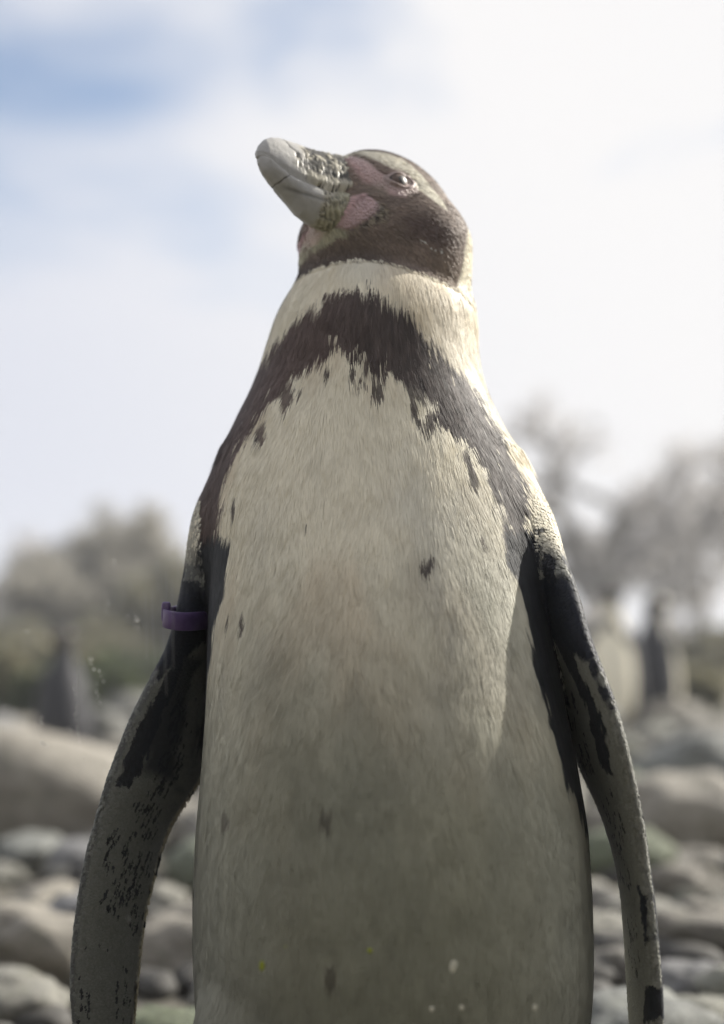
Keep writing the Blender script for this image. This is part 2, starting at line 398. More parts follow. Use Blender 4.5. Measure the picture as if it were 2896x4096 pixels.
def tree(name, x, y, height, spread, seed, leaf, label, n_leaf=9, size=0.06, trunk_r=0.11, lean=0.0, bush=False, group=None):
    r = np.random.default_rng(seed); root = empty(name, (x, y, 0)); tag(root, label, 'bush' if bush else 'tree', group)
    paths = []; tips = []
    def grow(p, d, L, rad, lev):
        k = 5; pts = [p]; dd = d.copy()
        for i in range(k):
            dd = dd + r.normal(size=3) * 0.16 + np.array([0, 0, 0.05 if lev < 2 else -0.02]); dd /= np.linalg.norm(dd); pts.append(pts[-1] + dd * L / k)
        paths.append((pts, np.linspace(rad, rad * 0.55, k + 1)))
        if lev >= 2: tips.extend([pts[-1], pts[-2], pts[-3]])
        if lev >= 4 or rad < 0.004: return
        nb = r.integers(2, 4) if lev else r.integers(4, 6)
        for j in range(nb):
            q = pts[r.integers(2, k + 1)] if j else pts[-1]
            a = r.normal(size=3); a -= (a @ dd) * dd; a /= np.linalg.norm(a)
            w = r.uniform(0.45, 0.95); nd = dd * (1 - 0.35 * w) + a * w * spread; nd /= np.linalg.norm(nd)
            grow(q, nd, L * r.uniform(0.6, 0.82), rad * r.uniform(0.5, 0.66), lev + 1)
    if bush:
        for j in range(7):
            a = r.uniform(0, 6.28); t = r.uniform(0.1, 0.7)
            grow(np.array([math.cos(a) * 0.1, math.sin(a) * 0.1, -0.05]), np.array([math.cos(a) * t, math.sin(a) * t, 1.0]), height * 0.42, trunk_r * 0.4, 1)
    else:
        grow(np.array([0, 0, -0.1]), np.array([lean, 0, 1.0]) / math.hypot(lean, 1), height * 0.36, trunk_r, 0)
    V, F = tubes(paths, 5)
    top = V[:, 2].max(); sc = height / top; V = V * np.array([sc * spread * 1.05, sc * spread * 1.05, sc])
    link('trunk', mesh_np('trunk', V, F), BARK, root)
    tp = np.array(tips) * np.array([sc * spread * 1.05, sc * spread * 1.05, sc])
    pts = np.repeat(tp, n_leaf, 0); pts = pts + r.normal(size=pts.shape) * 0.055 * height ** 0.6
    lv, lf, rv = leaves(pts, size, r)
    link('crown', mesh_np('crown', lv, lf, False, attrs={'rnd': rv}), LEAF[leaf], root)
    return root
def gx(px, depth): return (px * K - 1448) / FPX * depth
def gh(row, depth): return 0.33 + (1457 - row) * K / FPX * depth
# right: a thin-crowned tree and its neighbours; left and behind: hedge bushes
D = 21.0; tree('thin_crowned_tree', gx(1325, D), D - 0.85, gh(905, D), 1.2, 63, 'grey', 'tall thin-crowned grey tree behind the right shoulder', 9, 0.075, 0.22, 0.0)
D = 24.0; tree('thin_crowned_tree', gx(1565, D), D - 0.85, gh(1060, D), 1.1, 74, 'grey', 'lower thin-crowned grey tree at the right edge of the picture', 4, 0.075, 0.15, 0.0)
D = 27.0; tree('thin_crowned_tree', gx(60, D), D - 0.85, gh(1200, D), 0.8, 12, 'grey', 'bare greyish tree at the left edge behind the bushes', 5, 0.08, 0.12)
D = 19.0
for i, (px, row, leaf, lab, seed, d, dens) in enumerate([
    (120, 1235, 'tan', 'dry tan bush at the far left above the boulder', 3, 19, 20),
    (285, 1150, 'tan', 'tall dry olive-tan bush left of the purple band', 5, 20, 22),
    (410, 1270, 'olive', 'olive bush just left of the purple band', 9, 17, 26),
    (330, 1480, 'green', 'dark green low bush behind the left flipper', 14, 12, 30),
    (60, 1470, 'olive', 'low olive bush just above the big boulder', 41, 7.5, 30),
    (190, 1490, 'green', 'low dark green bush between the boulder and the left flipper', 43, 7.0, 32),
    (1540, 1500, 'olive', 'low olive bush right of the dark-backed penguin', 45, 8.0, 24),
    (1430, 1520, 'green', 'low green bush between the two blurred penguins', 47, 8.5, 22),
    (20, 1400, 'olive', 'olive bush cut by the left edge of the picture', 21, 16, 24),
    (210, 1420, 'olive', 'low olive bush behind the left penguin', 23, 14, 26),
    (1350, 1370, 'grey', 'grey bush behind the pale-bellied penguin', 25, 18, 18),
    (1480, 1400, 'grey', 'grey bush behind the dark-backed penguin', 27, 20, 16),
    (1600, 1420, 'olive', 'low olive bush at the right edge behind the penguins', 29, 15, 18),
]):
    tree('hedge_bush', gx(px, d), d - 0.85, gh(row, d), 0.85, seed, leaf, lab, dens, 0.06, 0.10, bush=True, group='bushes behind the beach')

# ------------------------------------------------------------------ the penguin in front: shape
T_CY = 0.008
def cyf(z): return T_CY + 0.048 * sstep(np.asarray(z, float), 0.25, 0.52)   # the body leans back towards the neck
TORSO_ROWS = [  # row, left, right (layout units), front half-depth, back half-depth
    (2296, 446, 1316, .091, .105), (2200, 440, 1322, .101, .108), (2100, 437, 1322, .109, .110), (1950, 440, 1315, .116, .110), (1850, 445, 1308, .117, .108),
    (1740, 456, 1290, .116, .106), (1600, 466, 1262, .113, .102), (1450, 470, 1240, .108, .097), (1300, 474, 1226, .101, .092), (1200, 470, 1214, .095, .088),
    (1150, 468, 1204, .092, .085), (1080, 481, 1186, .088, .082), (1020, 500, 1158, .084, .078), (960, 522, 1126, .080, .073), (900, 553, 1098, .076, .067),
    (850, 575, 1080, .073, .062), (780, 597, 1068, .069, .056), (740, 610, 1066, .066, .053), (700, 625, 1064, .062, .050), (670, 645, 1055, .056, .047)]
tz, tl, tr_, tf, tb = [], [], [], [], []
for row, l, r_, f, b in TORSO_ROWS:
    yc = float(cyf(at(811, row, 0.02)[2])); p = at(l, row, yc); q = at(r_, row, yc); tz.append(p[2]); tl.append(p[0]); tr_.append(q[0]); tf.append(f); tb.append(b)
ztop = tz[-1]
for dz, sx, f in [(0.012, 0.82, 0.050), (0.020, 0.62, 0.040), (0.026, 0.35, 0.024), (0.030, 0.08, 0.006)]:
    mid = (tl[len(TORSO_ROWS) - 1] + tr_[len(TORSO_ROWS) - 1]) / 2; hw = (tr_[len(TORSO_ROWS) - 1] - tl[len(TORSO_ROWS) - 1]) / 2
    sh_ = -0.016 * (dz / 0.030); tz.append(ztop + dz); tl.append(mid - hw * sx + sh_ * 0.6); tr_.append(mid + hw * sx * 0.92 + sh_); tf.append(f); tb.append(f)
zb = tz[0]; mb = (tl[0] + tr_[0]) / 2; hb = (tr_[0] - tl[0]) / 2
for z, s, f in [(0.075, 0.90, .090), (0.05, 0.72, .072), (0.033, 0.45, .048), (0.025, 0.1, .012)]:
    tz.append(z); tl.append(mb - hb * s); tr_.append(mb + hb * s); tf.append(f); tb.append(f * 1.05)
T_CX = Tab(tz, (np.array(tl) + tr_) / 2, .007); T_A = Tab(tz, (np.array(tr_) - tl) / 2, .005); T_F = Tab(tz, tf, .006); T_B = Tab(tz, tb, .006)
T_LO, T_HI = min(tz), max(tz)
def sd_torso(p):
    z = p[:, 2]; x = p[:, 0] - T_CX(z); y = p[:, 1] - cyf(z)
    a = np.maximum(T_A(z), 0.002); b = np.maximum(np.where(y < 0, T_F(z), T_B(z)), 0.002)
    d = ell2(x, y, a, b)
    qx = np.abs(x) / a; qy = np.abs(y) / b; n_ = 2.25; q = (qx ** n_ + qy ** n_) ** (1 / n_) + 1e-6
    k1 = np.sqrt((qx ** (n_ - 1) / a) ** 2 + (qy ** (n_ - 1) / b) ** 2) / q ** (n_ - 1) + 1e-6
    w = sstep(z, 0.44, 0.52); d2 = (q - 1) / k1                         # the breast is flatter in front than an oval
    d = np.where(y < 0, d2 * (1 - w) + d * w, d)
    return np.maximum(d, np.maximum(z - T_HI, T_LO - z)).astype(np.float32)
# head frame: F forward along the bill, S towards the bird's left cheek (seen), U up
YAW, HP, ROLL = math.radians(55), math.radians(8), math.radians(14)
HF = np.array([-math.sin(YAW) * math.cos(HP), -math.cos(YAW) * math.cos(HP), math.sin(HP)])
HS0 = np.cross([0, 0, 1], HF); HS0 /= np.linalg.norm(HS0); HU0 = np.cross(HF, HS0)
HS = HS0 * math.cos(ROLL) + HU0 * math.sin(ROLL); HU = HU0 * math.cos(ROLL) - HS0 * math.sin(ROLL)
HA = np.stack([HF, HS, HU])
EYE_S = 0.0255
HO = at(887, 415, 0.022) - EYE_S * HS
def head(f, s, u): return HO + f * HF + s * HS + u * HU
def hp(px, py, s):
    "layout point on the head plane at side offset s -> (f, u)"
    d = ray(px, py); M = np.stack([HF, HU, -d], 1); r = np.linalg.solve(M, CAM - HO - s * HS); return r[0], r[1]
N_X0, N_X1 = at(676, 600, 0.046)[0], at(1058, 640, 0.046)[0]
def sd_head(p):
    d = ell3(p, head(-0.009, 0, 0.004), HA, (0.042, 0.0285, 0.0335))                # cranium
    d = smin(d, ell3(p, head(-0.024, 0.0, -0.018), HA, (0.036, 0.034, 0.036)), 0.02)  # back of the head and cheeks
    d = smin(d, ell3(p, head(0.012, 0, 0.001), HA, (0.024, 0.0150, 0.0160)), 0.012)   # face in front of the eye
    d = smin(d, ell3(p, head(0.012, 0, -0.016), HA, (0.022, 0.0160, 0.0160)), 0.012)  # jaw
    # throat and neck column
    z = p[:, 2]; cx = (N_X0 + N_X1) / 2; hw = (N_X1 - N_X0) / 2
    tt = np.clip((z - 0.55) / 0.06, 0, 1)
    a = hw * np.sqrt(np.maximum(1 - np.clip((z - 0.588) / 0.036, 0, 1) ** 2, 1e-3))
    n = ell2(p[:, 0] - (cx - 0.004 * tt), p[:, 1] - 0.050, a, a * 0.70)
    n = np.maximum(n, np.maximum(0.45 - z, z - 0.624))
    return smin(d, n, 0.022).astype(np.float32)
# flippers: leading (outer) and trailing (inner) edges in layout units, with depth of each edge
FL_ROWS = [(1040, 540, 580, .03, .045), (1090, 500, 545, .022, .042), (1150, 460, 515, .014, .036), (1200, 446, 500, .010, .035), (1300, 424, 490, .008, .040), (1380, 408, 490, .006, .046), (1450, 384, 490, .004, .050), (1520, 342, 488, .002, .052),
           (1600, 297, 484, .000, .052), (1680, 264, 474, -.002, .052), (1740, 241, 458, -.004, .050), (1790, 226, 426, -.006, .046), (1840, 213, 388, -.007, .040), (1900, 196, 363, -.008, .034), (1960, 184, 349, -.008, .030), (2030, 173, 330, -.008, .027),
           (2100, 164, 318, -.008, .025), (2200, 159, 308, -.008, .022), (2296, 166, 299, -.006, .020), (2380, 184, 288, -.004, .014), (2440, 205, 268, .0, .010), (2470, 228, 246, .003, .006)]
FR_ROWS = [(1040, 1130, 1090, .012, .04), (1090, 1160, 1120, .0, .035), (1150, 1206, 1160, -.010, .036), (1200, 1228, 1170, -.022, .038), (1250, 1247, 1178, -.034, .040), (1330, 1279, 1190, -.048, .044), (1440, 1312, 1210, -.058, .046), (1500, 1341, 1228, -.062, .044), (1570, 1370, 1248, -.064, .040), (1650, 1396, 1268, -.064, .036),
           (1740, 1417, 1303, -.060, .026), (1830, 1434, 1347, -.056, .016), (1930, 1447, 1379, -.052, .008), (2020, 1459, 1395, -.050, .004), (2120, 1469, 1403, -.048, .002),
           (2200, 1477, 1406, -.046, .000), (2296, 1481, 1412, -.044, -.002), (2380, 1478, 1420, -.040, -.004), (2440, 1470, 1434, -.036, -.010), (2470, 1458, 1448, -.032, -.022)]
class Flip:
    def __init__(s, rows, side):
        z = []; L = []; T = []
        for row, lx, tx, ly, ty in rows:
            a = at(lx, row, ly); b = at(tx, row, ty); zz = (a[2] + b[2]) / 2
            z.append(zz); L.append(a[:2]); T.append(b[:2])
        L = np.array(L); T = np.array(T); s.zlo, s.zhi = min(z), max(z); s.side = side
        s.lx, s.ly, s.tx, s.ty = (Tab(z, v, .006) for v in (L[:, 0], L[:, 1], T[:, 0], T[:, 1]))
        zz = np.array(z); s.th = Tab(zz, np.interp(zz, [s.zlo, 0.10, 0.25, 0.36, s.zhi], [.003, .0042, .0058, .0085, .0075]), .006)
    def frame(s, z):
        lx, ly, tx, ty = s.lx(z), s.ly(z), s.tx(z), s.ty(z)
        dx, dy = tx - lx, ty - ly; c = np.hypot(dx, dy) + 1e-6
        return (lx + tx) / 2, (ly + ty) / 2, dx / c, dy / c, c / 2
    def chart(s, p):
        "(c, n): chord position -1 leading .. 1 trailing, and offset along the face normal (towards the belly side)"
        cx, cy, ux, uy, h = s.frame(p[:, 2]); x = p[:, 0] - cx; y = p[:, 1] - cy
        return (x * ux + y * uy) / h, (x * uy - y * ux) * (1 if s.side < 0 else -1)
    def sd(s, p):
        z = p[:, 2]; cx, cy, ux, uy, h = s.frame(z); x = p[:, 0] - cx; y = p[:, 1] - cy
        a = x * ux + y * uy; b = x * uy - y * ux
        t = s.th(z) * (1.0 - 0.42 * np.clip(a / h, -1, 1))
        return np.maximum(ell2(a, b, h, np.maximum(t, 0.0015)), np.maximum(z - s.zhi, s.zlo - z)).astype(np.float32)
FL, FR = Flip(FL_ROWS, -1), Flip(FR_ROWS, 1)
def sd_feet(p):
    d = np.full(len(p), 1.0, np.float32)
    if p[:, 2].min() > 0.13: return d
    for s in (-1, 1):
        x = mb + s * 0.052
        d = np.minimum(d, capsule(p, (x, -0.015, 0.08), (x, -0.01, 0.014), 0.022, 0.012))
        for t in (-0.35, 0.0, 0.35):
            d = smin(d, capsule(p, (x, -0.005, 0.010), (x + s * 0.008 + 0.07 * math.sin(t), -0.075 * math.cos(t), 0.007), 0.010, 0.006), 0.008)
    return smin(d, capsule(p, (mb, 0.09, 0.075), (mb, 0.15, 0.028), 0.026, 0.010), 0.01)
THIGH = at(640, 2350, -0.038)
def sd_bird(p):
    z = p[:, 2]; t = sd_torso(p)
    k = 0.003 + 0.020 * sstep(z, 0.345, 0.40)
    d = smin(t, FL.sd(p), k); d = smin(d, FR.sd(p), k)
    d = smin(d, sd_feet(p), 0.015)
    if z.min() < 0.2: d = smin(d, ell3(p, THIGH, np.eye(3), (0.052, 0.04, 0.066)), 0.006)
    if z.max() > 0.44: d = np.where(z > 0.44, smin(d, sd_head(p), 0.007), d)
    return d.astype(np.float32)
def hit(px, py):
    "where a layout point lands on the bird"
    d = ray(px, py); d = d / np.linalg.norm(d); t = 0.55
    for _ in range(160):
        s = float(sd_bird((CAM + d * t)[None].astype(np.float32))[0])
        if s < 0.0004: return CAM + d * t
        t += max(0.5 * s, 0.0004)
        if t > 1.15: break
    return at(px, py, 0.03)
VOX = 0.0022
BV, BQ = surface_nets(sd_bird, (-0.205, -0.135, -0.004), (0.225, 0.185, 0.668), VOX)
BN = grad(sd_bird, BV)

# ------------------------------------------------------------------ the penguin in front: markings, as charts on the body
def XZ(pts): return np.array([hit(*q)[[0, 2]] for q in pts])
band_out = [(600, 800), (640, 740), (690, 690), (740, 660), (790, 648), (830, 650), (870, 672), (905, 692), (932, 722), (948, 760), (978, 788), (1012, 820), (1052, 870), (1092, 930), (1132, 1000), (1160, 1060), (1172, 1110), (1174, 1170), (1172, 1230)]
band_in = [(1150, 1240), (1138, 1160), (1122, 1110), (1092, 1050), (1058, 995), (1010, 962), (975, 930), (958, 890), (925, 868), (880, 846), (850, 858), (822, 822), (790, 806), (750, 782), (725, 800), (690, 838), (655, 852), (630, 880), (592, 920), (562, 970), (532, 1020), (512, 1060), (498, 1110), (492, 1160), (487, 1290)]
BAND = np.concatenate([XZ(band_out), XZ(band_in), [[at(470, 1290, .0)[0] - .03, hit(487, 1290)[2]], [at(480, 1100, 0)[0] - .05, at(480, 1100, 0)[2]], [at(590, 830, 0)[0] - .03, at(590, 830, 0)[2]]]])
BIN = XZ(band_in[2:-3]); BIN = BIN[np.argsort(BIN[:, 0])]
SPOTS = [(523, 1140, 5, 26), (685, 1183, 3, 6), (958, 1274, 13, 26), (541, 1402, 6, 26), (510, 1400, 4, 16), (730, 1838, 11, 20), (505, 1845, 9, 20), (576, 985, 5, 9), (740, 2195, 14, 22), (672, 880, 5, 14), (735, 832, 9, 18), (790, 840, 8, 16), (660, 870, 5, 12), (1128, 1180, 4, 12), (1082, 1215, 5, 8), (930, 915, 8, 12)]
SPOT3 = [(hit(a, b), c * K / FPX * 0.78, d * K / FPX * 0.78) for a, b, c, d in SPOTS]
RZ = [ztorow(r, -0.02) for r in (1200, 1300, 1450, 1600, 1740, 1850, 2000, 2296)][::-1]
FLANK_R = np.radians([45, 45, 48, 52, 56, 66, 88, 95][::-1]); FLANK_L = np.radians([56, 57, 66, 75, 80, 85, 90, 92][::-1])
def HFU(pts): return np.array([(lambda q: (q @ HF, q @ HU))(hit(*q) - HO) for q in pts])
P_STRIPE = HFU([(752, 341), (800, 338), (850, 343), (900, 358), (945, 392), (980, 436), (1006, 478), (985, 462), (955, 440), (928, 415), (897, 388), (860, 368), (812, 350), (775, 346)])
P_PINK_TOP = HFU([(752, 350), (790, 350), (818, 360), (845, 382), (872, 396), (905, 396), (920, 416), (908, 440), (872, 436), (846, 420), (818, 408), (800, 385), (776, 366)])
P_PINK_JAW = HFU([(790, 440), (815, 434), (838, 444), (852, 462), (838, 482), (812, 498), (790, 512), (765, 512), (735, 500), (716, 490), (745, 482), (770, 466)])
P_JAW_DOTS = HFU([(850, 455), (878, 470), (870, 495), (830, 512), (796, 520), (790, 512), (825, 490), (845, 472)])
P_CHIN = HFU([(692, 496), (716, 492), (742, 502), (775, 516), (778, 530), (750, 538), (735, 548), (712, 560), (700, 540), (690, 520)])
P_CHIN_PINK = HFU([(668, 492), (688, 500), (692, 530), (698, 552), (684, 556), (676, 530)])
P_EAR = HFU([(905, 490), (960, 478), (1010, 505), (1018, 545), (985, 560), (945, 548), (915, 525)])
P_NECK_WHITE = HFU([(1040, 565), (1050, 600), (1062, 640), (1066, 700), (1040, 700), (1022, 662), (1032, 640), (1040, 610)])
C_SPECK = [hit(a, b) for a, b in [(944, 541), (953, 546), (966, 558), (977, 562), (989, 566)]]

def flip_poly(fl, pts):
    o = []
    for q in pts:
        h_ = hit(*q); c, _ = fl.chart(h_[None]); o.append((c[0] * 0.03, h_[2]))
    return np.array(o)
L_DARK = [flip_poly(FL, p) for p in [
    [(402, 1470), (380, 1500), (332, 1590), (287, 1690), (264, 1760), (290, 1765), (312, 1738), (332, 1690), (357, 1620), (387, 1550), (408, 1500)],
    [(426, 1322), (445, 1332), (468, 1312), (474, 1400), (472, 1432), (430, 1428), (410, 1470), (388, 1482), (362, 1524), (352, 1522), (386, 1455), (408, 1400), (419, 1335)],
    [(449, 1218), (462, 1232), (468, 1300), (474, 1335), (455, 1335), (454, 1270), (446, 1245)]]]
L_BLUE = flip_poly(FL, [(466, 1440), (462, 1480), (440, 1505), (428, 1560), (414, 1640), (400, 1720), (392, 1770), (420, 1780), (456, 1740), (464, 1640)])
L_SPOT = [flip_poly(FL, p) for p in [[(400, 1550), (425, 1540), (420, 1640), (400, 1740), (350, 1820), (300, 1835), (340, 1760), (372, 1650)],
                                     [(232, 1925), (262, 1930), (310, 1935), (318, 1960), (285, 2030), (250, 2050), (225, 2030)], [(280, 1980), (330, 1985), (318, 2100), (292, 2090)],
                                     [(305, 1800), (372, 1800), (335, 1965), (262, 1960)], [(225, 1780), (290, 1800), (255, 1930), (205, 1930)], [(168, 2200), (200, 2210), (205, 2296), (170, 2296)], [(255, 2180), (300, 2190), (296, 2296), (250, 2296)]]]
R_DARK = [flip_poly(FR, p) for p in [
    [(1185, 1194), (1205, 1187), (1220, 1240), (1214, 1290), (1236, 1308), (1254, 1294), (1272, 1335), (1302, 1425), (1290, 1446), (1272, 1422), (1250, 1410), (1236, 1440), (1240, 1500), (1252, 1560), (1236, 1568), (1205, 1480), (1172, 1380), (1168, 1320), (1176, 1230)],
    [(1296, 1503), (1312, 1522), (1346, 1600), (1366, 1680), (1373, 1735), (1350, 1722), (1330, 1650), (1302, 1550)],
    [(1430, 1985), (1442, 2005), (1456, 2080), (1460, 2130), (1445, 2110), (1432, 2030)], [(1446, 2205), (1474, 2212), (1478, 2290), (1442, 2290)], [(1300, 1440), (1340, 1500), (1372, 1590), (1362, 1590), (1330, 1520)]]]
R_SPOT = [flip_poly(FR, p) for p in [[(1264, 1545), (1286, 1562), (1334, 1730), (1304, 1745), (1272, 1630)], [(1370, 1880), (1400, 1880), (1420, 2000), (1395, 2010)], [(1325, 1740), (1372, 1760), (1412, 1900), (1372, 1895)], [(1398, 2040), (1425, 2050), (1440, 2200), (1415, 2200)]]]

def tears(polys, counts, lean, seed):
    r = np.random.default_rng(seed); o = []
    for pl, n in zip(polys, counts):
        lo, hi = pl.min(0), pl.max(0); k = 0
        for _ in range(4000):
            if k >= n: break
            q = r.uniform(lo, hi)
            if poly_sd(q[None], pl)[0] < 0: o.append((q[0], q[1], r.uniform(0.0004, 0.0009), r.uniform(0.0018, 0.0042), lean + r.normal() * 0.08)); k += 1
    return o
L_TEAR = tears(L_SPOT, [80, 44, 24, 48, 12, 12, 14], 0.10, 5); R_TEAR = tears(R_SPOT, [50, 22, 24, 24], -0.06, 6)
zs_ = np.random.default_rng(8).uniform(0.10, 0.33, 26); L_TEAR += [(x_, z_, 0.0005, 0.0016, 0.1) for x_, z_ in zip(np.random.default_rng(9).uniform(-0.026, 0.02, 26), zs_)]
CREAM = np.array([0.85, 0.79, 0.625]); DARK = np.array([0.072, 0.056, 0.050]); BACK = np.array([0.022, 0.024, 0.028])
def zone_of(p):
    "0 torso, 1 left flipper, 2 right flipper, 3 head and throat, 4 feet"
    q = p.astype(np.float32); t = sd_torso(q); z = np.zeros(len(p), int)
    fl, fr, ft = FL.sd(q), FR.sd(q), sd_feet(q); hd = np.where(p[:, 2] > 0.44, sd_head(q), 1.0)
    z[(fl < t - 0.0006)] = 1; z[(fr < t - 0.0006)] = 2; z[(hd < t) & (p[:, 2] > 0.50)] = 3; z[(ft < t) & (p[:, 2] < 0.06)] = 4
    return z
def colour(p, nrm, zone):
    "colour and bare-skin amount of surface points"
    n = len(p); C = np.tile(CREAM, (n, 1)); bare = np.zeros(n)
    def paint(mask, c): C[:] = C * (1 - mask[:, None]) + np.asarray(c) * mask[:, None]
    jit = (vnoise(p * np.array([330, 330, 60]), 3) - 0.5); jit2 = (fbm(p * 70, 3, 9) - 0.5)
    # ---- torso
    T = zone == 0; x, y, z = p.T
    st = sstep(fbm(p * np.array([26, 26, 9]), 4, 21), 0.47, 0.72); paint(st * 0.42, (0.56, 0.44, 0.30))
    st2 = sstep(fbm(p * np.array([38, 38, 16]) + 9, 3, 33), 0.52, 0.74) * sstep(-z, -0.42, -0.28); paint(st2 * 0.45, (0.33, 0.29, 0.23))
    grey = sstep(fbm(p * np.array([15, 15, 10]) + 3, 3, 55), 0.45, 0.65); paint(grey * 0.30, (0.60, 0.60, 0.56))
    dirt_shade = fbm(p * np.array([17, 17, 8]) + 31, 4, 66) - 0.5; low = sstep(-z + dirt_shade * 0.16, -0.43, -0.24); paint(low * 0.80, (0.29, 0.30, 0.245)); low2 = sstep(-z + dirt_shade * 0.10, -0.27, -0.10); paint(low2 * 0.45, (0.26, 0.27, 0.25))  # dirt together with shade painted into the belly, darker downward
    q = np.stack([x, z], 1)
    sd = poly_sd(q, BAND) + jit * 0.005 + jit2 * 0.006 + RNG.normal(size=n) * 0.0013 - 0.0022 * sstep(x, 0.01, 0.04)
    front = y < cyf(z) + 0.035
    band = ((sd < 0) & front).astype(float)
    # the band is speckled with pale feathers where it thins on the right side
    thin = sstep(x, 0.010, 0.045); pale = (vnoise(p * np.array([420, 420, 130]), 71) < 0.08) & (sd > -0.010)
    band = band * (1 - 0.85 * pale)
    bcol = DARK * (0.8 + 0.9 * vnoise(p * np.array([500, 500, 90]), 12))[:, None] + np.array([0.028, 0.012, 0.009]) * sstep(-x, -0.02, 0.05)[:, None] - np.array([0.022, 0.014, 0.010]) * thin[:, None]
    fe = np.stack([x * 210 + z * 25, y * 60, z * 95], 1); fleck = vnoise(fe, 91)
    lowz = np.interp(x, BIN[:, 0], BIN[:, 1]); dots = (fleck > 0.68) & (sd < 0.012) & front & (z < lowz + 0.004) & (z > lowz - 0.03); hole = (vnoise(fe + 40, 92) > 0.80) & (sd > -0.005)
    band = np.where(hole, band * 0.15, band); band = np.maximum(band, dots * 0.9)
    paint(band, bcol)
    for c, a, b in SPOT3:
        m = (((x - c[0]) / a + jit * 1.3) ** 2 + ((z - c[2]) / b + jit * 0.8) ** 2 < 1) & (y < 0.02); paint(m * (0.93 if c[2] > 0.26 else 0.6), DARK)
    ang = np.arctan2(x - T_CX(z), -(y - cyf(z))); up = z > RZ[-1]
    fr = np.where(ang > 0, np.interp(z, RZ, FLANK_R), np.interp(z, RZ, FLANK_L)); fr = np.where(up, np.radians(118), fr)
    fr = np.where(up, fr, fr) + jit * 0.10 + jit2 * 0.2
    flank = sstep(np.abs(ang) - fr, 0, 0.02) * np.where(up, 1, 1)
    paint(flank, BACK * (0.8 + 0.8 * vnoise(p * np.array([400, 400, 80]), 5))[:, None])
    # ---- flippers
    for zi, fl, darks, spots in ((1, FL, L_DARK, L_SPOT), (2, FR, R_DARK, R_SPOT)):
        m = zone == zi
        if not m.any(): continue
        pp = p[m]; c, nn = fl.chart(pp); qq = np.stack([c * 0.03, pp[:, 2]], 1); jj = jit2[m]
        cell = vnoise(pp * np.array([900, 900, 420]), 41); strk = vnoise(np.stack([qq[:, 0] * 800 + pp[:, 2] * 120, qq[:, 1] * 150, 0 * c], 1), 43) - 0.5
        base = (np.array([0.215, 0.22, 0.20]) if zi == 1 else np.array([0.29, 0.29, 0.255])) * (0.92 + 0.16 * cell)[:, None]  # left flipper gets a darker base, its shade put into the colour
        k = np.zeros(len(pp))
        for pl in darks: k = np.maximum(k, sstep(-(poly_sd(qq, pl) + jj * 0.002 + strk * 0.0035), -0.0006, 0.0006))
        for (sx_, sz_, sw, sh, sl_) in (L_TEAR if zi == 1 else R_TEAR):
            dz_ = (qq[:, 1] - sz_) / sh; dx_ = (qq[:, 0] - sx_ - sl_ * (qq[:, 1] - sz_)) / (sw * (1.0 - 0.55 * np.clip(dz_, -1, 1)))
            near = (np.abs(dz_) < 1.3) & (np.abs(dx_) < 2.2); kk = np.zeros(len(pp)); kk[near] = sstep(1 - np.hypot(dx_[near], dz_[near]), -0.15, 0.25); k = np.maximum(k, kk * 0.95)
        edge = sstep(-c, 0.90, 0.98); k = np.maximum(k, edge * (cell > 0.45) * (0.5 if zi == 1 else 0.3))
        col = base * (1 - k[:, None]) + np.array([0.024, 0.026, 0.032]) * (0.7 + 0.9 * cell)[:, None] * k[:, None]
        row = np.interp(-pp[:, 2], [-ztorow(1150, .0), -ztorow(2296, .0)], [1150, 2296]); navy = np.array([0.017, 0.020, 0.029]) * (0.8 + 0.6 * cell)[:, None]; wob = strk * 24 + jj * 30
        if zi == 2: dk = np.maximum(sstep(row + wob, 1300, 1315) * sstep(1432 - row + wob - 60 * np.clip(c, -1, 0), 0, 16), sstep(c + strk * 0.3, 0.02, 0.18) * sstep(row + wob, 1185, 1200) * sstep(1600 - row + wob * 2, 0, 40))
        else: dk = np.maximum(sstep(row + wob, 1318, 1332) * sstep(1440 - row + wob - 80 * np.clip(c, -1, 0), 0, 16), sstep(c + strk * 0.3, 0.35, 0.7) * sstep(row + wob, 1420, 1450) * sstep(1750 - row + wob * 2, 0, 90) * 0.9)
        col = col * (1 - dk[:, None]) + navy * dk[:, None]
        if zi == 1:
            b = sstep(-poly_sd(qq, L_BLUE) + jj * 0.01, -0.002, 0.006)[:, None]; col = col * (1 - 0.85 * b) + np.array([0.026, 0.030, 0.042]) * 0.85 * b
        rimw = sstep(c, 0.88, 0.95)[:, None] * (pp[:, 2] < 0.34)[:, None]; col = col * (1 - rimw) + np.array([0.52, 0.49, 0.40]) * rimw
        dors = nn < -0.0010
        tr = sstep(c, 0.86, 0.94)
        dc = np.array([0.028, 0.030, 0.034]) * (0.6 + 0.9 * cell)[:, None]; dc = dc * (1 - tr[:, None]) + np.array([0.5, 0.47, 0.38]) * tr[:, None]
        dors_mask = dors & (c > -0.93)
        col[dors_mask] = dc[dors_mask]
        sh = sstep(pp[:, 2], 0.375, 0.40)[:, None] * (1 - k[:, None]); col = col * (1 - sh) + CREAM * 0.92 * sh
        C[m] = col
    # ---- head
    m = zone == 3
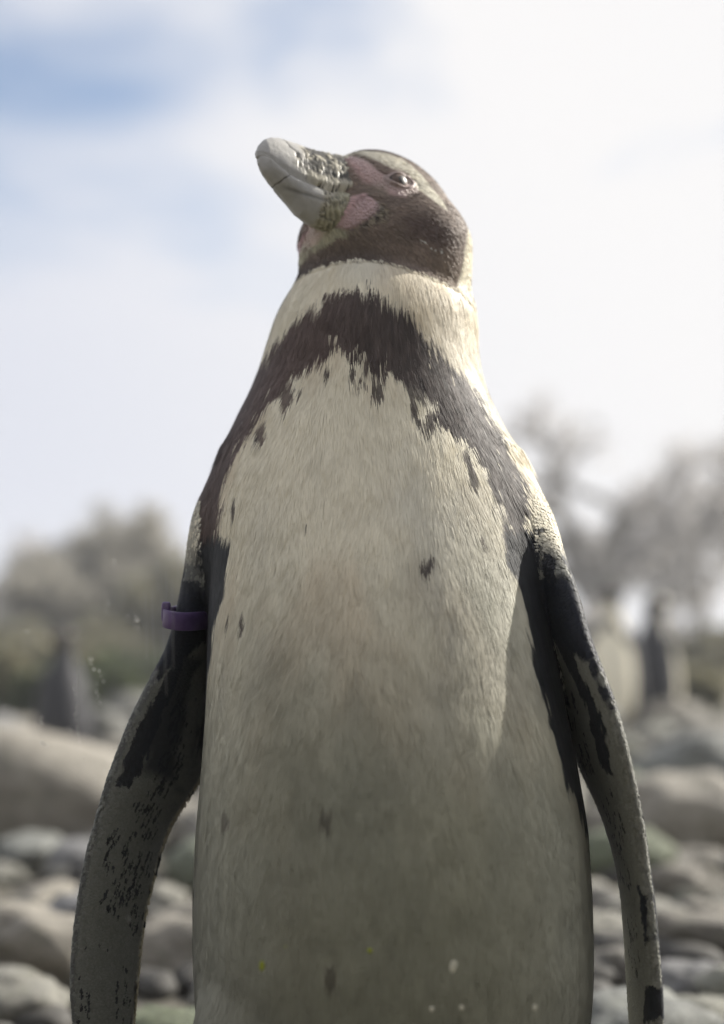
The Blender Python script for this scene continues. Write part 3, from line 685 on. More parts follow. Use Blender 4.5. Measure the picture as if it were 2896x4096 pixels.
    if m.any():
        pp = p[m]; r = pp - HO; f, s, u = r @ HF, r @ HS, r @ HU; qq = np.stack([f, u], 1); jj = jit2[m]
        fine = vnoise(pp * 700, 15); mid = fbm(pp * 130, 3, 19)
        brown = np.array([0.235, 0.185, 0.155]); col = brown * (0.65 + 0.7 * mid)[:, None]
        low = sstep(0.590 - pp[:, 2], 0.0, 0.03) * sstep(0.03 - pp[:, 0], 0.0, 0.03); col = col * (1 - 0.72 * low[:, None]) + np.array([0.018, 0.014, 0.013]) * 0.72 * low[:, None]
        gold = sstep(0.585 - pp[:, 2], 0.0, 0.03) * sstep(pp[:, 0], 0.035, 0.055); col = col * (1 - 0.5 * gold[:, None]) + np.array([0.20, 0.145, 0.085]) * 0.5 * gold[:, None]
        top = sstep(u, 0.022, 0.030) ; col = col * (1 - 0.8 * top[:, None]) + np.array([0.030, 0.030, 0.030]) * 0.8 * top[:, None]
        col = col * (0.88 + 0.24 * fine)[:, None]
        seen = s > -0.008
        def pm(poly, soft=0.0015, w=0.004, amount=1.0): return sstep(-(poly_sd(qq, poly) + jj * w), -soft, soft) * amount
        B = np.zeros(len(pp))
        ear = pm(P_EAR, 0.006) * 0.55; col = col * (1 - ear[:, None]) + np.array([0.075, 0.050, 0.055]) * ear[:, None]
        w = pm(P_STRIPE, 0.0012, 0.004); col = col * (1 - w[:, None]) + np.array([0.74, 0.70, 0.58]) * w[:, None]
        w = pm(P_NECK_WHITE, 0.001, 0.003); w = np.maximum(w, sstep(pp[:, 0] - np.interp(pp[:, 2], [0.54, 0.556, 0.575, 0.60], [0.055, 0.0590, 0.0635, 0.0675]), -0.0004, 0.0010) * (pp[:, 2] < 0.60)); col = col * (1 - w[:, None]) + CREAM * w[:, None]
        w = pm(P_CHIN, 0.0012, 0.006) * (pp[:, 1] < 0.06); col = col * (1 - w[:, None]) + np.array([0.50, 0.48, 0.36]) * (0.7 + 0.5 * mid)[:, None] * w[:, None]
        pk = np.array([0.68, 0.48, 0.465]) * (0.78 + 0.44 * mid)[:, None]
        w = np.maximum(pm(P_PINK_TOP, 0.003, 0.004, 0.85), pm(P_CHIN_PINK, 0.002, 0.003, 0.8)); col = col * (1 - w[:, None]) + pk * w[:, None]; B = np.maximum(B, w)
        w = pm(P_PINK_JAW, 0.0010, 0.002); col = col * (1 - w[:, None]) + pk * np.array([0.95, 0.95, 1.0]) * w[:, None]; B = np.maximum(B, w)
        w = pm(P_JAW_DOTS, 0.003, 0.006, 0.8); dots = (vnoise(pp * 900, 61) > 0.5)[:, None]
        col = col * (1 - w[:, None]) + np.where(dots, np.array([0.30, 0.27, 0.20]), np.array([0.02, 0.02, 0.02])) * w[:, None]
        # pale skin round the eye
        de = np.hypot(f - 0.000, u + 0.001); w = sstep(0.0125 - de, 0, 0.004) * seen * 0.6; col = col * (1 - w[:, None]) + np.array([0.36, 0.27, 0.24]) * w[:, None]; B = np.maximum(B, w)
        w = sstep(0.022 - f, 0, 0.012) * sstep(f, 0.006, 0.012) * sstep(-u, -0.002, 0.006) * sstep(u, -0.016, -0.010) * 0.75; col = col * (1 - w[:, None]) + np.array([0.34, 0.28, 0.23]) * w[:, None]
        for cpt in C_SPECK: 
            g = np.linalg.norm(pp - cpt, axis=1) + jj * 0.002 < 0.0013; col[g] = (0.62, 0.62, 0.58)
        C[m] = col; bare[m] = B
    m = zone == 4; C[m] = (0.05, 0.045, 0.045); bare[m] = 1
    return np.clip(C, 0, 1), bare
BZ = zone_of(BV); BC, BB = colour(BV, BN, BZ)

def plumage_material(name, under=False):
    m = NT(name); a = m.n('ShaderNodeAttribute', attribute_name='Col'); tcx = m.n('ShaderNodeTexCoord').outputs['Object']
    b = m.n('ShaderNodeAttribute', attribute_name='bare')
    if under:
        v = m.n('ShaderNodeTexVoronoi', {'Vector': tcx, 'Scale': 620.0})
        h = m.n('ShaderNodeMath', {0: v.outputs['Distance'], 1: b.outputs['Fac']}, operation='MULTIPLY')
        m.set(Base_Color=a.outputs['Color'], Roughness=0.55, Normal=m.bump(h.outputs[0], 0.9, 0.0016))
        m.b.inputs['Subsurface Weight'].default_value = 0.0
    else:
        m.set(Base_Color=a.outputs['Color'], Roughness=0.62)
        m.b.inputs['Specular IOR Level'].default_value = 0.28; m.b.inputs['Sheen Weight'].default_value = 0.12; m.b.inputs['Sheen Roughness'].default_value = 0.4
    return m.m
SKIN = plumage_material('penguin_skin', True); PLUME = plumage_material('penguin_plumage')

bird = empty('penguin', (mb, 0, 0))
tag(bird, 'large sharp penguin with dark chest band and purple flipper band, bill raised', 'penguin')
def local(V): return V - np.array([mb, 0, 0])
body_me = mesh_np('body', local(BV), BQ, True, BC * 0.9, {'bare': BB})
link('body', body_me, SKIN, bird)

# ------------------------------------------------------------------ plumage: every feather a small blade rooted in the skin
def grow_feathers():
    q = BV[BQ]; area = 0.5 * np.linalg.norm(np.cross(q[:, 2] - q[:, 0], q[:, 3] - q[:, 1]), axis=1)
    ctr = q.mean(1); fz = BZ[BQ].max(1); fb = BB[BQ].mean(1)
    out = []
    def sample(sel, count):
        w = area * sel; w = w / w.sum(); f = RNG.choice(len(BQ), count, p=w)
        a, b = RNG.random(count), RNG.random(count); Q = BQ[f]
        W = np.stack([(1 - a) * (1 - b), a * (1 - b), a * b, (1 - a) * b], 1)[:, :, None]
        P_ = (BV[Q] * W).sum(1); N_ = (BN[Q] * W).sum(1); N_ /= np.linalg.norm(N_, axis=1, keepdims=True)
        return P_, N_
    def emit(P_, N_, flow, L, W, lift, zone, tip=0.0, root_dark=0.93, bend=0.12, jitter=0.10, cj=0.07, twist=0.10, clump=None):
        n = len(P_); T = flow - (flow * N_).sum(1, keepdims=True) * N_; T /= np.linalg.norm(T, axis=1, keepdims=True) + 1e-9
        S_ = np.cross(N_, T)
        a = RNG.normal(size=(n, 1)) * jitter; T = T * np.cos(a) + S_ * np.sin(a); S_ = np.cross(N_, T)
        tw = RNG.normal(size=(n, 1)) * twist; Sx = S_ * np.cos(tw) + N_ * np.sin(tw)
        l = L * RNG.uniform(0.7, 1.3, (n, 1)); w = W * RNG.uniform(0.7, 1.3, (n, 1)) / 2; hgt = lift * RNG.uniform(0.5, 1.5, (n, 1)); hgt = hgt if clump is None else hgt + np.clip(clump, -0.2, 0.4)[:, None] * 0.0010
        r0 = P_ - N_ * 0.0003; m_ = P_ + T * l * 0.55 + N_ * hgt; t_ = P_ + T * l + N_ * hgt * 0.9
        # keep blades on the surface where it curves away
        for pt in (m_, t_):
            d = sd_bird(pt.astype(np.float32)).astype(float)[:, None]; pt += N_ * (-d + hgt * 0.9) * 0.85
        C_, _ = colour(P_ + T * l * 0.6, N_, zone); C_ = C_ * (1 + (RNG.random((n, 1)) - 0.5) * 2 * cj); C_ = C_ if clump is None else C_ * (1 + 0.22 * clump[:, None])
        if tip > 0:
            V = np.stack([r0 - Sx * w * 0.7, r0 + Sx * w * 0.7, m_ + Sx * w, t_ + Sx * w * tip, t_ - Sx * w * tip, m_ - Sx * w], 1)
            F4 = np.array([[0, 1, 2, 5], [5, 2, 3, 4]]); F3 = None; k = 6
        else:
            V = np.stack([r0 - Sx * w * 0.8, r0 + Sx * w * 0.8, m_ + Sx * w, t_, m_ - Sx * w], 1); F4 = np.array([[0, 1, 2, 4]]); F3 = np.array([[4, 2, 3]]); k = 5
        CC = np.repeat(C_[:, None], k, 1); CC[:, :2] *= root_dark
        out.append((V.reshape(-1, 3), CC.reshape(-1, 3), F4, F3, k, n))
    down = np.array([0, 0, -1.0])
    # torso
    front = (ctr[:, 1] < cyf(ctr[:, 2]) + 0.03)
    for sel, cnt, L, W in (((fz == 0) & front, 230000, 0.0180, 0.00052), ((fz == 0) & ~front, 30000, 0.017, 0.0018)):
        P_, N_ = sample(sel.astype(float), cnt); z = zone_of(P_); z[z == 4] = 0
        fl = down[None] + np.stack([(P_[:, 0] - T_CX(P_[:, 2])) * 2.0, 0 * P_[:, 0], 0 * P_[:, 0]], 1)
        fl = fl + np.stack([(fbm(P_ * 22, 2, 88) - 0.5) * 0.5, 0 * P_[:, 0], 0 * P_[:, 0]], 1)
        cl = fbm(P_ * np.array([150, 150, 60]), 2, 101) - 0.5; fl = fl + np.stack([cl * 0.38, 0 * cl, 0 * cl], 1); emit(P_, N_, fl, L, W, 0.0003, z, jitter=0.05, twist=0.05, cj=0.05, root_dark=0.98, clump=cl)
    # head: fine velvety feathers running back from the bill
    P_, N_ = sample(((fz == 3) & (fb < 0.35)).astype(float), 52000); z = zone_of(P_)
    k = sstep(0.60 - P_[:, 2], 0, 0.05)[:, None]; fl = -HF[None] * (1 - 0.7 * k) + down[None] * (0.25 + k)
    emit(P_, N_, fl, 0.0058, 0.00085, 0.0005, z, cj=0.20, twist=0.2, jitter=0.14)
    # flippers: short overlapping scale feathers in rows
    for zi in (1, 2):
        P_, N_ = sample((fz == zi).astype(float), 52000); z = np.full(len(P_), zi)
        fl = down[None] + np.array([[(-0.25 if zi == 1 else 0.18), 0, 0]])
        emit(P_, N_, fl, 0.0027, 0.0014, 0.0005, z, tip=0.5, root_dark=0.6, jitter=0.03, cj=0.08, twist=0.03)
    # fringe of feather tips along the trailing edge of each flipper
    for zi, f in ((1, FL), (2, FR)):
        zz = RNG.uniform(f.zlo + 0.01, 0.335, 1100); cx, cy, ux, uy, h = f.frame(zz)
        P_ = np.stack([cx + ux * h * 0.965, cy + uy * h * 0.965, zz], 1); N_ = np.stack([uy, -ux, 0 * ux], 1) * (1 if zi == 1 else -1)
        fl = np.stack([ux * 0.55, uy * 0.55, -np.ones(len(ux))], 1); n = len(P_)
        T = fl / np.linalg.norm(fl, axis=1, keepdims=True); S_ = np.cross(N_, T); l = RNG.uniform(0.0025, 0.005, (n, 1)); w = RNG.uniform(0.0004, 0.0008, (n, 1))
        V = np.stack([P_ - S_ * w, P_ + S_ * w, P_ + T * l * 0.6 + S_ * w, P_ + T * l, P_ + T * l * 0.6 - S_ * w], 1)
        dk = (vnoise(P_ * np.array([0, 0, 160.0]) + 3, 4 + zi) > 0.86)[:, None]
        c_ = np.where(dk, np.array([0.03, 0.03, 0.03]), np.array([0.62, 0.57, 0.43])) * RNG.uniform(0.8, 1.15, (n, 1))
        out.append((V.reshape(-1, 3), np.repeat(c_, 5, 0), np.array([[0, 1, 2, 4]]), np.array([[4, 2, 3]]), 5, n))
    Vs, Cs, Q4, Q3, o = [], [], [], [], 0
    for V, CC, F4, F3, k, n in out:
        base = (o + k * np.arange(n))[:, None, None]
        Q4.append((base + F4[None]).reshape(-1, 4))
        if F3 is not None: Q3.append((base + F3[None]).reshape(-1, 3))
        Vs.append(V); Cs.append(CC); o += k * n
    me = mesh_np('plumage', local(np.concatenate(Vs)), [np.concatenate(Q4), np.concatenate(Q3)], True, np.clip(np.concatenate(Cs), 0, 1))
    ob = link('plumage', me, PLUME, bird); tag(ob, kind='stuff')
grow_feathers()

# ------------------------------------------------------------------ bill
def bill_material():
    m = NT('bill_horn'); a = m.n('ShaderNodeAttribute', attribute_name='Col'); tcx = m.n('ShaderNodeTexCoord').outputs['Object']
    n_ = m.n('ShaderNodeTexNoise', {'Vector': tcx, 'Scale': 420.0, 'Detail': 6.0, 'Roughness': 0.65})
    m.set(Base_Color=a.outputs['Color'], Roughness=0.38, Normal=m.bump(n_.outputs['Fac'], 0.45, 0.0008))
    return m.m
HORN = bill_material()
def curve_fu(pts):
    a = np.array([hp(*q) for q in pts]); o = np.argsort(a[:, 0]); a = a[o]
    return a[:, 0], a[:, 1]
c_top = curve_fu([(760, 352, 0), (735, 346, 0), (690, 335, 0), (650, 320, 0), (625, 311, 0), (605, 309, 0), (590, 314, 0), (579, 326, 0), (575, 338, 0)])
c_gape = curve_fu([(799, 427, .016), (747, 426, .0145), (685, 402, .012), (650, 384, .0098), (623, 364, .0075), (597, 348, .004), (577, 344, 0)])
c_bot = curve_fu([(700, 500, 0), (668, 484, -.002), (648, 462, -.003), (620, 430, -.003), (600, 408, -.003), (586, 388, -.001), (580, 370, 0)])
def make_bill(upper):
    if upper: f1 = c_top[0].max() + 0.0004; f0 = 0.012
    else: f1 = c_bot[0].max() + 0.0006; f0 = 0.014
    nf, na = 190, 110; fs = f0 + (f1 - f0) * (1 - (1 - np.linspace(0, 1, nf)) ** 1.5)
    gf = np.interp(fs, *c_gape)
    wid = np.interp(fs, [0.01, 0.03, 0.05, 0.065, 0.075, 0.082, 0.087, 0.092], [.0196, .0172, .0136, .0104, .0083, .0062, .0040, .0025])
    end = np.sqrt(np.clip((f1 - fs) / 0.006, 0, 1))
    th = np.linspace(0, 2 * np.pi, na, endpoint=False)
    F_, TH = np.meshgrid(fs, th, indexing='ij'); W = np.repeat((wid * (0.25 + 0.75 * end) * (1.0 if upper else 0.93))[:, None], na, 1)
    G = np.repeat(gf[:, None], na, 1)
    c, s_ = np.cos(TH), np.sin(TH)
    sx = np.sign(c) * np.abs(c) ** 0.85 * W
    if upper:
        top = np.repeat(np.interp(fs, *c_top)[:, None], na, 1); H = np.maximum(top - G, 0.0008)
        prof = np.where(s_ > 0, np.abs(s_) ** 0.9 * H, -np.abs(s_) * 0.0035)
        sx = sx * np.where(s_ > 0, 1 - 0.30 * np.abs(s_) ** 3, 0.86); U_ = G + prof + np.where(s_ > 0, 0, 0) 
        U_ = U_ + 0.0
    else:
        bot = np.repeat(np.interp(fs, *c_bot)[:, None], na, 1); H = np.maximum(G - bot, 0.0008)
        prof = np.where(s_ < 0, -np.abs(s_) ** 0.75 * H, np.abs(s_) * 0.0015)
        sx = sx * np.where(s_ < 0, 1 - 0.42 * np.abs(s_) ** 2.2, 0.9); U_ = G - 0.0005 + prof
    P_ = head(0, 0, 0)[None] + F_.ravel()[:, None] * HF + sx.ravel()[:, None] * HS + U_.ravel()[:, None] * HU
    f, u, s = F_.ravel(), U_.ravel(), sx.ravel(); loc = np.stack([f, s, u], 1)
    # horn: smooth grey towards the tip, craggy plates towards the base
    base = sstep((0.064 if upper else 0.051) - f + (fbm(loc * 140, 3, 3) - 0.5) * 0.02, 0, 0.010)
    n1_ = fbm(loc * 210, 4, 11); n2 = fbm(loc * np.array([330, 330, 620]), 4, 13)
    crack = np.exp(-(np.abs(fbm(loc * np.array([150, 190, 260]) + 5, 3, 17) - 0.5) / 0.034) ** 2)
    groove = np.exp(-((u - (np.interp(f, *c_gape) + (0.0085 if upper else -0.0085))) / 0.0009) ** 2) * sstep(0.075 - f, 0, 0.01) * sstep(f, 0.03, 0.035)
    col = np.array([0.41, 0.40, 0.38]) * (0.80 + 0.40 * n1_)[:, None]
    horn = np.array([0.42, 0.39, 0.31]) * (0.45 + 1.1 * n2)[:, None]
    col = col * (1 - base[:, None]) + horn * base[:, None]
    disp = (n1_ - 0.5) * 0.0006 + base * (n2 - 0.5) * 0.0022
    if upper:
        k = np.clip(base * crack * 1.2 + base * sstep(n2, 0.52, 0.40) * 0.75 * sstep(u, -0.006, 0.001), 0, 1)
        blk = sstep(0.058 - f + (n1_ - 0.5) * 0.05, 0, 0.004) * sstep(u, -0.007, -0.001) * 0.92; k = np.maximum(k, blk * sstep(0.56 - fbm(loc * np.array([210, 190, 300]) + 2, 2, 29), 0, 0.05))
        bulge = np.exp(-((f - 0.068) / 0.008) ** 2 - ((u - 0.001) / 0.006) ** 2); disp += bulge * 0.0009
        seam = np.exp(-((f - 0.060 - (u - 0.002) * 0.5 + (n1_ - 0.5) * 0.006) / 0.0008) ** 2) * sstep(u, -0.002, 0.002); k = np.maximum(k, seam * 0.9)
    else:
        plates = sstep(0.043 - f - (u + 0.02) * 0.35 + (n1_ - 0.5) * 0.008, 0, 0.004) * sstep(0.0195 - np.abs(u + 0.018), 0, 0.004)
        rib = 0.5 + 0.5 * np.sin((f * 0.75 - u * 0.55) * 2 * np.pi / 0.0028 + n1_ * 9 + n2 * 4); rib2 = 0.5 + 0.5 * np.sin((u * 0.8 + f * 0.4) * 2 * np.pi / 0.0046 + n1_ * 10 + n2 * 5)
        yel = np.array([0.40, 0.38, 0.28]) * (0.5 + 0.4 * rib + 0.35 * rib2 * n2 * 2)[:, None]; col = col * (1 - plates[:, None]) + yel * plates[:, None]
        disp += plates * (rib * 0.0004 + rib2 * 0.0003)
        k = np.clip(base * crack * 0.9, 0, 1) * (1 - 0.4 * plates)
        ck = np.exp(-((u + 0.010 + (f - 0.07) * 0.9 + (n1_ - 0.5) * 0.004) / 0.0006) ** 2) * sstep(f, 0.062, 0.066) * sstep(0.080 - f, 0, 0.003); k = np.maximum(k, ck * 0.8)
    k = np.maximum(k, groove * 0.55)
    col = col * (1 - k[:, None]) + np.array([0.022, 0.020, 0.016]) * k[:, None]; disp -= k * 0.0007
    # outward displacement
    ctr = np.repeat(P_.reshape(nf, na, 3).mean(1)[:, None], na, 1).reshape(-1, 3); o = P_ - ctr; o /= np.linalg.norm(o, axis=1, keepdims=True) + 1e-9
    P_ = P_ + o * (disp * np.minimum(1, (f1 - f) / 0.004))[:, None]
    i, j = np.meshgrid(np.arange(nf - 1), np.arange(na), indexing='ij'); i = i.ravel(); j = j.ravel(); jn = (j + 1) % na
    Q = np.stack([i * na + j, i * na + jn, (i + 1) * na + jn, (i + 1) * na + j], 1)
    tipi = len(P_); P_ = np.concatenate([P_, [P_[(nf - 1) * na:].mean(0)]]); col = np.concatenate([col, col[-1:]])
    T3 = np.stack([(nf - 1) * na + np.arange(na), (nf - 1) * na + (np.arange(na) + 1) % na, np.full(na, tipi)], 1)
    o_ = link('upper_bill' if upper else 'lower_bill', mesh_np('bill', local(P_), [Q, T3], True, np.clip(col, 0, 1)), HORN, bird)
    o_['label'] = 'grey weathered upper bill with cracked dark plates at its base' if upper else 'grey lower bill with yellowish ribbed plates at its base'
make_bill(True); make_bill(False)

# ------------------------------------------------------------------ eyes
def eye_material():
    m = NT('penguin_eye'); a = m.n('ShaderNodeAttribute', attribute_name='Col')
    m.set(Base_Color=a.outputs['Color'], Roughness=0.45); m.b.inputs['Coat Weight'].default_value = 0.04; m.b.inputs['Coat Roughness'].default_value = 0.02
    return m.m
EYE = eye_material()
def skin_material():
    m = NT('bare_skin'); tcx = m.n('ShaderNodeTexCoord').outputs['Object']
    a = m.n('ShaderNodeTexNoise', {'Vector': tcx, 'Scale': 500.0, 'Detail': 4.0})
    m.set(Base_Color=m.ramp(a.outputs['Fac'], [(0.3, (0.27, 0.20, 0.185)), (0.7, (0.43, 0.34, 0.315))]), Roughness=0.5, Normal=m.bump(a.outputs['Fac'], 0.6, 0.0006))
    return m.m
LID = skin_material()
def make_eye(side):
    s0 = None; ss = np.linspace(0.045, 0.0, 400)
    pts = np.array([head(0, side * s, 0) for s in ss]); d = sd_bird(pts.astype(np.float32)); s0 = ss[np.argmax(d < 0)]
    c = head(0, side * (s0 - 0.0058), 0.0); R_ = 0.0084
    v, f = icosphere(4); ax = HS * side; cosv = v @ ax; v = v.copy()
    ang = np.arccos(np.clip(cosv, -1, 1)); nn = fbm(v * 14, 3, 2)
    iris = np.array([0.12, 0.080, 0.060]) * (0.55 + 0.9 * nn)[:, None]; pup = sstep(0.36 - ang, -0.03, 0.03)[:, None]
    col = iris * (1 - pup) + np.array([0.012, 0.010, 0.010]) * pup; rim = sstep(ang, 0.82, 0.95)[:, None]; col = col * (1 - rim) + 0.02 * rim
    link('eye', mesh_np('eye', local(c + v * R_), f, True, col), EYE, bird)
    # eyelid: almond-shaped opening, skin rolled back onto the head
    na, nr = 72, 14; th = np.linspace(0, 2 * np.pi, na, endpoint=False); V = []
    for k in range(nr):
        t = k / (nr - 1)
        ao = 0.0074 + 0.0050 * t; bo = 0.0043 + 0.0050 * t
        ff = ao * np.cos(th); uu = bo * np.sin(th) * (1 - 0.28 * (1 - t) * np.abs(np.cos(th)) ** 3) + 0.0004
        rr = np.sqrt(np.maximum(R_ ** 2 - ff ** 2 - uu ** 2, 0)); son = (s0 - 0.0058) + rr + 0.0004
        pp = np.array([head(a, side * 0.02, b) for a, b in zip(ff, uu)])
        # height of the skin of the head there
        lo = np.zeros(na); hi = np.full(na, 0.05)
        for _ in range(22):
            mid_ = (lo + hi) / 2; q = HO + ff[:, None] * HF + (side * mid_)[:, None] * HS + uu[:, None] * HU; ins = sd_bird(q.astype(np.float32)) < 0
            lo = np.where(ins, mid_, lo); hi = np.where(ins, hi, mid_)
        roll = math.sin(math.pi * min(t / 0.45, 1)) * 0.0009
        lid = np.where(np.isfinite(rr) & (rr > 0), np.maximum(son, lo * 1.0), lo) * (1 - sstep(np.array(t), 0.15, 0.8)) + (lo + 0.0008 * (1 - t) - 0.0006 * t) * sstep(np.array(t), 0.15, 0.8) + roll
        V.append(HO + ff[:, None] * HF + (side * lid)[:, None] * HS + uu[:, None] * HU)
    V = np.concatenate(V); i, j = np.meshgrid(np.arange(nr - 1), np.arange(na), indexing='ij'); i = i.ravel(); j = j.ravel(); jn = (j + 1) % na
    Q = np.stack([i * na + j, i * na + jn, (i + 1) * na + jn, (i + 1) * na + j], 1)
    link('eyelid', mesh_np('eyelid', local(V), Q, True), LID, bird)
make_eye(1); make_eye(-1)

# ------------------------------------------------------------------ purple band on the flipper
def make_band():
    m = NT('purple_plastic'); tcx = m.n('ShaderNodeTexCoord').outputs['Object']
    a = m.n('ShaderNodeTexNoise', {'Vector': tcx, 'Scale': 120.0, 'Detail': 5.0})
    m.set(Base_Color=m.ramp(a.outputs['Fac'], [(0.3, (0.085, 0.048, 0.15)), (0.7, (0.14, 0.088, 0.22))]), Roughness=0.42, Normal=m.bump(a.outputs['Fac'], 0.2, 0.0006))
    zc = at(420, 1384, 0.01)[2]; cx, cy, ux, uy, h = [float(v) for v in FL.frame(np.array(zc))]
    xo = at(388, 1384, 0.005)[0]
    e0 = -(abs(cx - xo) / ux) - 0.001; e1 = h + 0.003          # along the chord: clasp end .. inner end
    pts = []
    th = float(FL.th(np.array(zc))) + 0.0012
    n = 64
    for k in range(n):
        t = 2 * math.pi * k / n; mid_ = (e0 + e1) / 2; half = (e1 - e0) / 2
        a_ = math.copysign(abs(math.cos(t)) ** 0.55, math.cos(t)) * half + mid_; w = th if a_ > -h * 0.9 else th * 1.0
        b_ = math.copysign(abs(math.sin(t)) ** 0.75, math.sin(t)) * w
        pts.append((cx + ux * a_ + uy * b_, cy + uy * a_ - ux * b_))
    pts = np.array(pts); c = pts.mean(0); nrm = np.roll(pts, -1, 0) - np.roll(pts, 1, 0); nrm = np.stack([nrm[:, 1], -nrm[:, 0]], 1); nrm /= np.linalg.norm(nrm, axis=1, keepdims=True)
    if ((pts - c) * nrm).sum() < 0: nrm = -nrm
    prof = [(-0.0009, -0.0048), (-0.0006, -0.0054), (0.0006, -0.0054), (0.0010, -0.0048), (0.0010, 0.0048), (0.0006, 0.0054), (-0.0006, 0.0054), (-0.0009, 0.0048)]
    V = []
    for o_, dz in prof:
        q = pts + nrm * o_; slope = (q[:, 0] - xo) * -0.14 + (q[:, 1] - cy) * 0.16
        V.append(np.stack([q[:, 0], q[:, 1], zc + dz + slope + 0.003], 1))
    V = np.concatenate(V); k = len(prof); i, j = np.meshgrid(np.arange(k), np.arange(n), indexing='ij'); i = i.ravel(); j = j.ravel(); jn = (j + 1) % n; in_ = (i + 1) % k
    Q = np.stack([i * n + j, in_ * n + j, in_ * n + jn, i * n + jn], 1)
    o = link('flipper_band', mesh_np('flipper_band', local(V), Q), m.m, bird); o['label'] = 'purple plastic identity band looped round the flipper'
    v = np.sign(ICO3[0]) * np.abs(ICO3[0]) ** 0.45; e = pts[np.argmin(pts[:, 0])]
    v = v * (0.0028, 0.0028, 0.0062) + (e[0] + 0.0012, e[1], zc + 0.003); link('clasp', mesh_np('clasp', local(v), ICO3[1]), m.m, o)
make_band()

# ------------------------------------------------------------------ the penguins behind
def far_penguin(x, y, rz, hgt, head_yaw, label, seed):
    s = hgt / 0.62
    def R2(a): c, q = math.cos(a), math.sin(a); return np.array([[c, -q, 0], [q, c, 0], [0, 0, 1]])
    hr = R2(head_yaw); hc = np.array([0, -0.01, 0.565]); fw = hr @ np.array([0, -1, 0.12]); fw /= np.linalg.norm(fw); sd_ = np.cross([0, 0, 1], fw); sd_ /= np.linalg.norm(sd_); A = np.stack([fw, sd_, np.cross(fw, sd_)])
    za = [0.03, 0.06, 0.12, 0.22, 0.32, 0.40, 0.45, 0.49, 0.53]; aa = Tab(za, [.02, .075, .100, .108, .100, .080, .056, .040, .036], .012); bf = Tab(za, [.02, .085, .112, .115, .098, .074, .055, .045, .042], .012)
    def fn(p):
        z = p[:, 2]; t = np.maximum(ell2(p[:, 0], p[:, 1] - 0.012, np.maximum(aa(z), .004), np.maximum(bf(z), .004)), np.maximum(0.03 - z, z - 0.575))
        d = smin(t, ell3(p, hc, A, (0.056, 0.046, 0.044)), 0.012); d = smin(d, ell3(p, hc + fw * 0.03 - np.array([0, 0, .006]), A, (0.03, 0.018, 0.018)), 0.015)
        for q in (-1, 1):
            u = np.clip((0.40 - z) / 0.30, 0, 1); xc = q * (0.085 + 0.045 * u); d = smin(d, np.maximum(ell2(p[:, 1] - 0.01 - 0.02 * u, p[:, 0] - xc, 0.030 * (1 - 0.45 * u), 0.008), np.maximum(z - 0.42, 0.10 - z)), 0.012)
            d = smin(d, capsule(p, (q * 0.045, 0, 0.06), (q * 0.048, -0.005, 0.012), 0.02, 0.014), 0.01); d = smin(d, capsule(p, (q * 0.048, -0.0, 0.012), (q * 0.055, -0.08, 0.009), 0.016, 0.010), 0.01)
        return smin(d, capsule(p, (0, 0.10, 0.07), (0, 0.16, 0.03), 0.025, 0.01), 0.01).astype(np.float32)
    V, Q = surface_nets(fn, (-0.16, -0.15, -0.005), (0.16, 0.19, 0.63), 0.006)
    ang = np.abs(np.arctan2(V[:, 0], -(V[:, 1] - 0.012))); z = V[:, 2]
    white = (ang < 1.15) & (z < 0.52); band = white & (np.abs(z - (0.455 - 0.10 * (ang / 1.15) ** 2)) < 0.022)
    hl = (V - hc) @ A.T; hd = z > 0.52
    C = np.where(white[:, None], CREAM * 0.95, np.array([0.045, 0.045, 0.05])); C[band] = (0.04, 0.038, 0.04); C[hd] = (0.05, 0.045, 0.042)
    st = hd & (np.abs(hl[:, 2] - 0.018 - 0.1 * hl[:, 0]) < 0.007) & (hl[:, 0] < 0.03) & (np.abs(hl[:, 1]) > 0.022) & (hl[:, 0] > -0.03); C[st] = CREAM * 0.9
    ff = (np.abs(V[:, 0]) > 0.10) & (z < 0.4) & (ang > 1.0); C[ff] = (0.05, 0.05, 0.055); C[z < 0.035] = (0.05, 0.045, 0.045)
    root = empty('penguin', (x, y, 0), rz); tag(root, label, 'penguin', 'penguins standing further back on the beach'); root.scale = (s, s, s)
    link('body', mesh_np('body', V, Q, True, C, {'bare': np.zeros(len(V))}), PLUME, root)
    n, k = 12, 10; P_ = []; cb_ = np.zeros((n * k, 3))
    for i in range(n):
        t = i / (n - 1); c = hc + fw * (0.052 + 0.055 * t) + np.array([0, 0, -0.006 - 0.008 * t ** 3]); w = 0.010 * (1 - t) ** 0.6 + 0.001; hh = 0.014 * (1 - t) ** 0.5 + 0.001
        for j in range(k): a = 2 * math.pi * j / k; P_.append(c + A[1] * w * math.cos(a) + A[2] * hh * math.sin(a))
    i, j = np.meshgrid(np.arange(n - 1), np.arange(k), indexing='ij'); i = i.ravel(); j = j.ravel(); jn = (j + 1) % k
    link('bill', mesh_np('bill', np.array(P_), np.stack([i * k + j, i * k + jn, (i + 1) * k + jn, (i + 1) * k + j], 1), True, np.tile([0.10, 0.095, 0.09], (n * k, 1))), HORN, root)
    for q in (-1, 1):
        iv, if_ = ICO2; c = hc + fw * 0.016 + A[1] * q * 0.042 + A[2] * 0.008; link('eye', mesh_np('eye', iv * 0.006 + c, if_, True, np.tile([0.03, 0.015, 0.012], (len(iv), 1))), EYE, root)
    return root
def stand(px, row_feet): return ground_at(px, row_feet)
x, y = stand(1374, 1650); far_penguin(x, y, -0.35, 0.60, 0.5, 'blurred pale-bellied penguin next to the right flipper', 1)
x, y = stand(1475, 1640); far_penguin(x, y, 2.1, 0.57, 0.2, 'blurred dark-backed penguin turned away, right of the pale-bellied one', 2)
x, y = stand(135, 1740); far_penguin(x, y, -2.5, 0.40, -0.3, 'blurred penguin standing behind the big boulder at the left', 3)

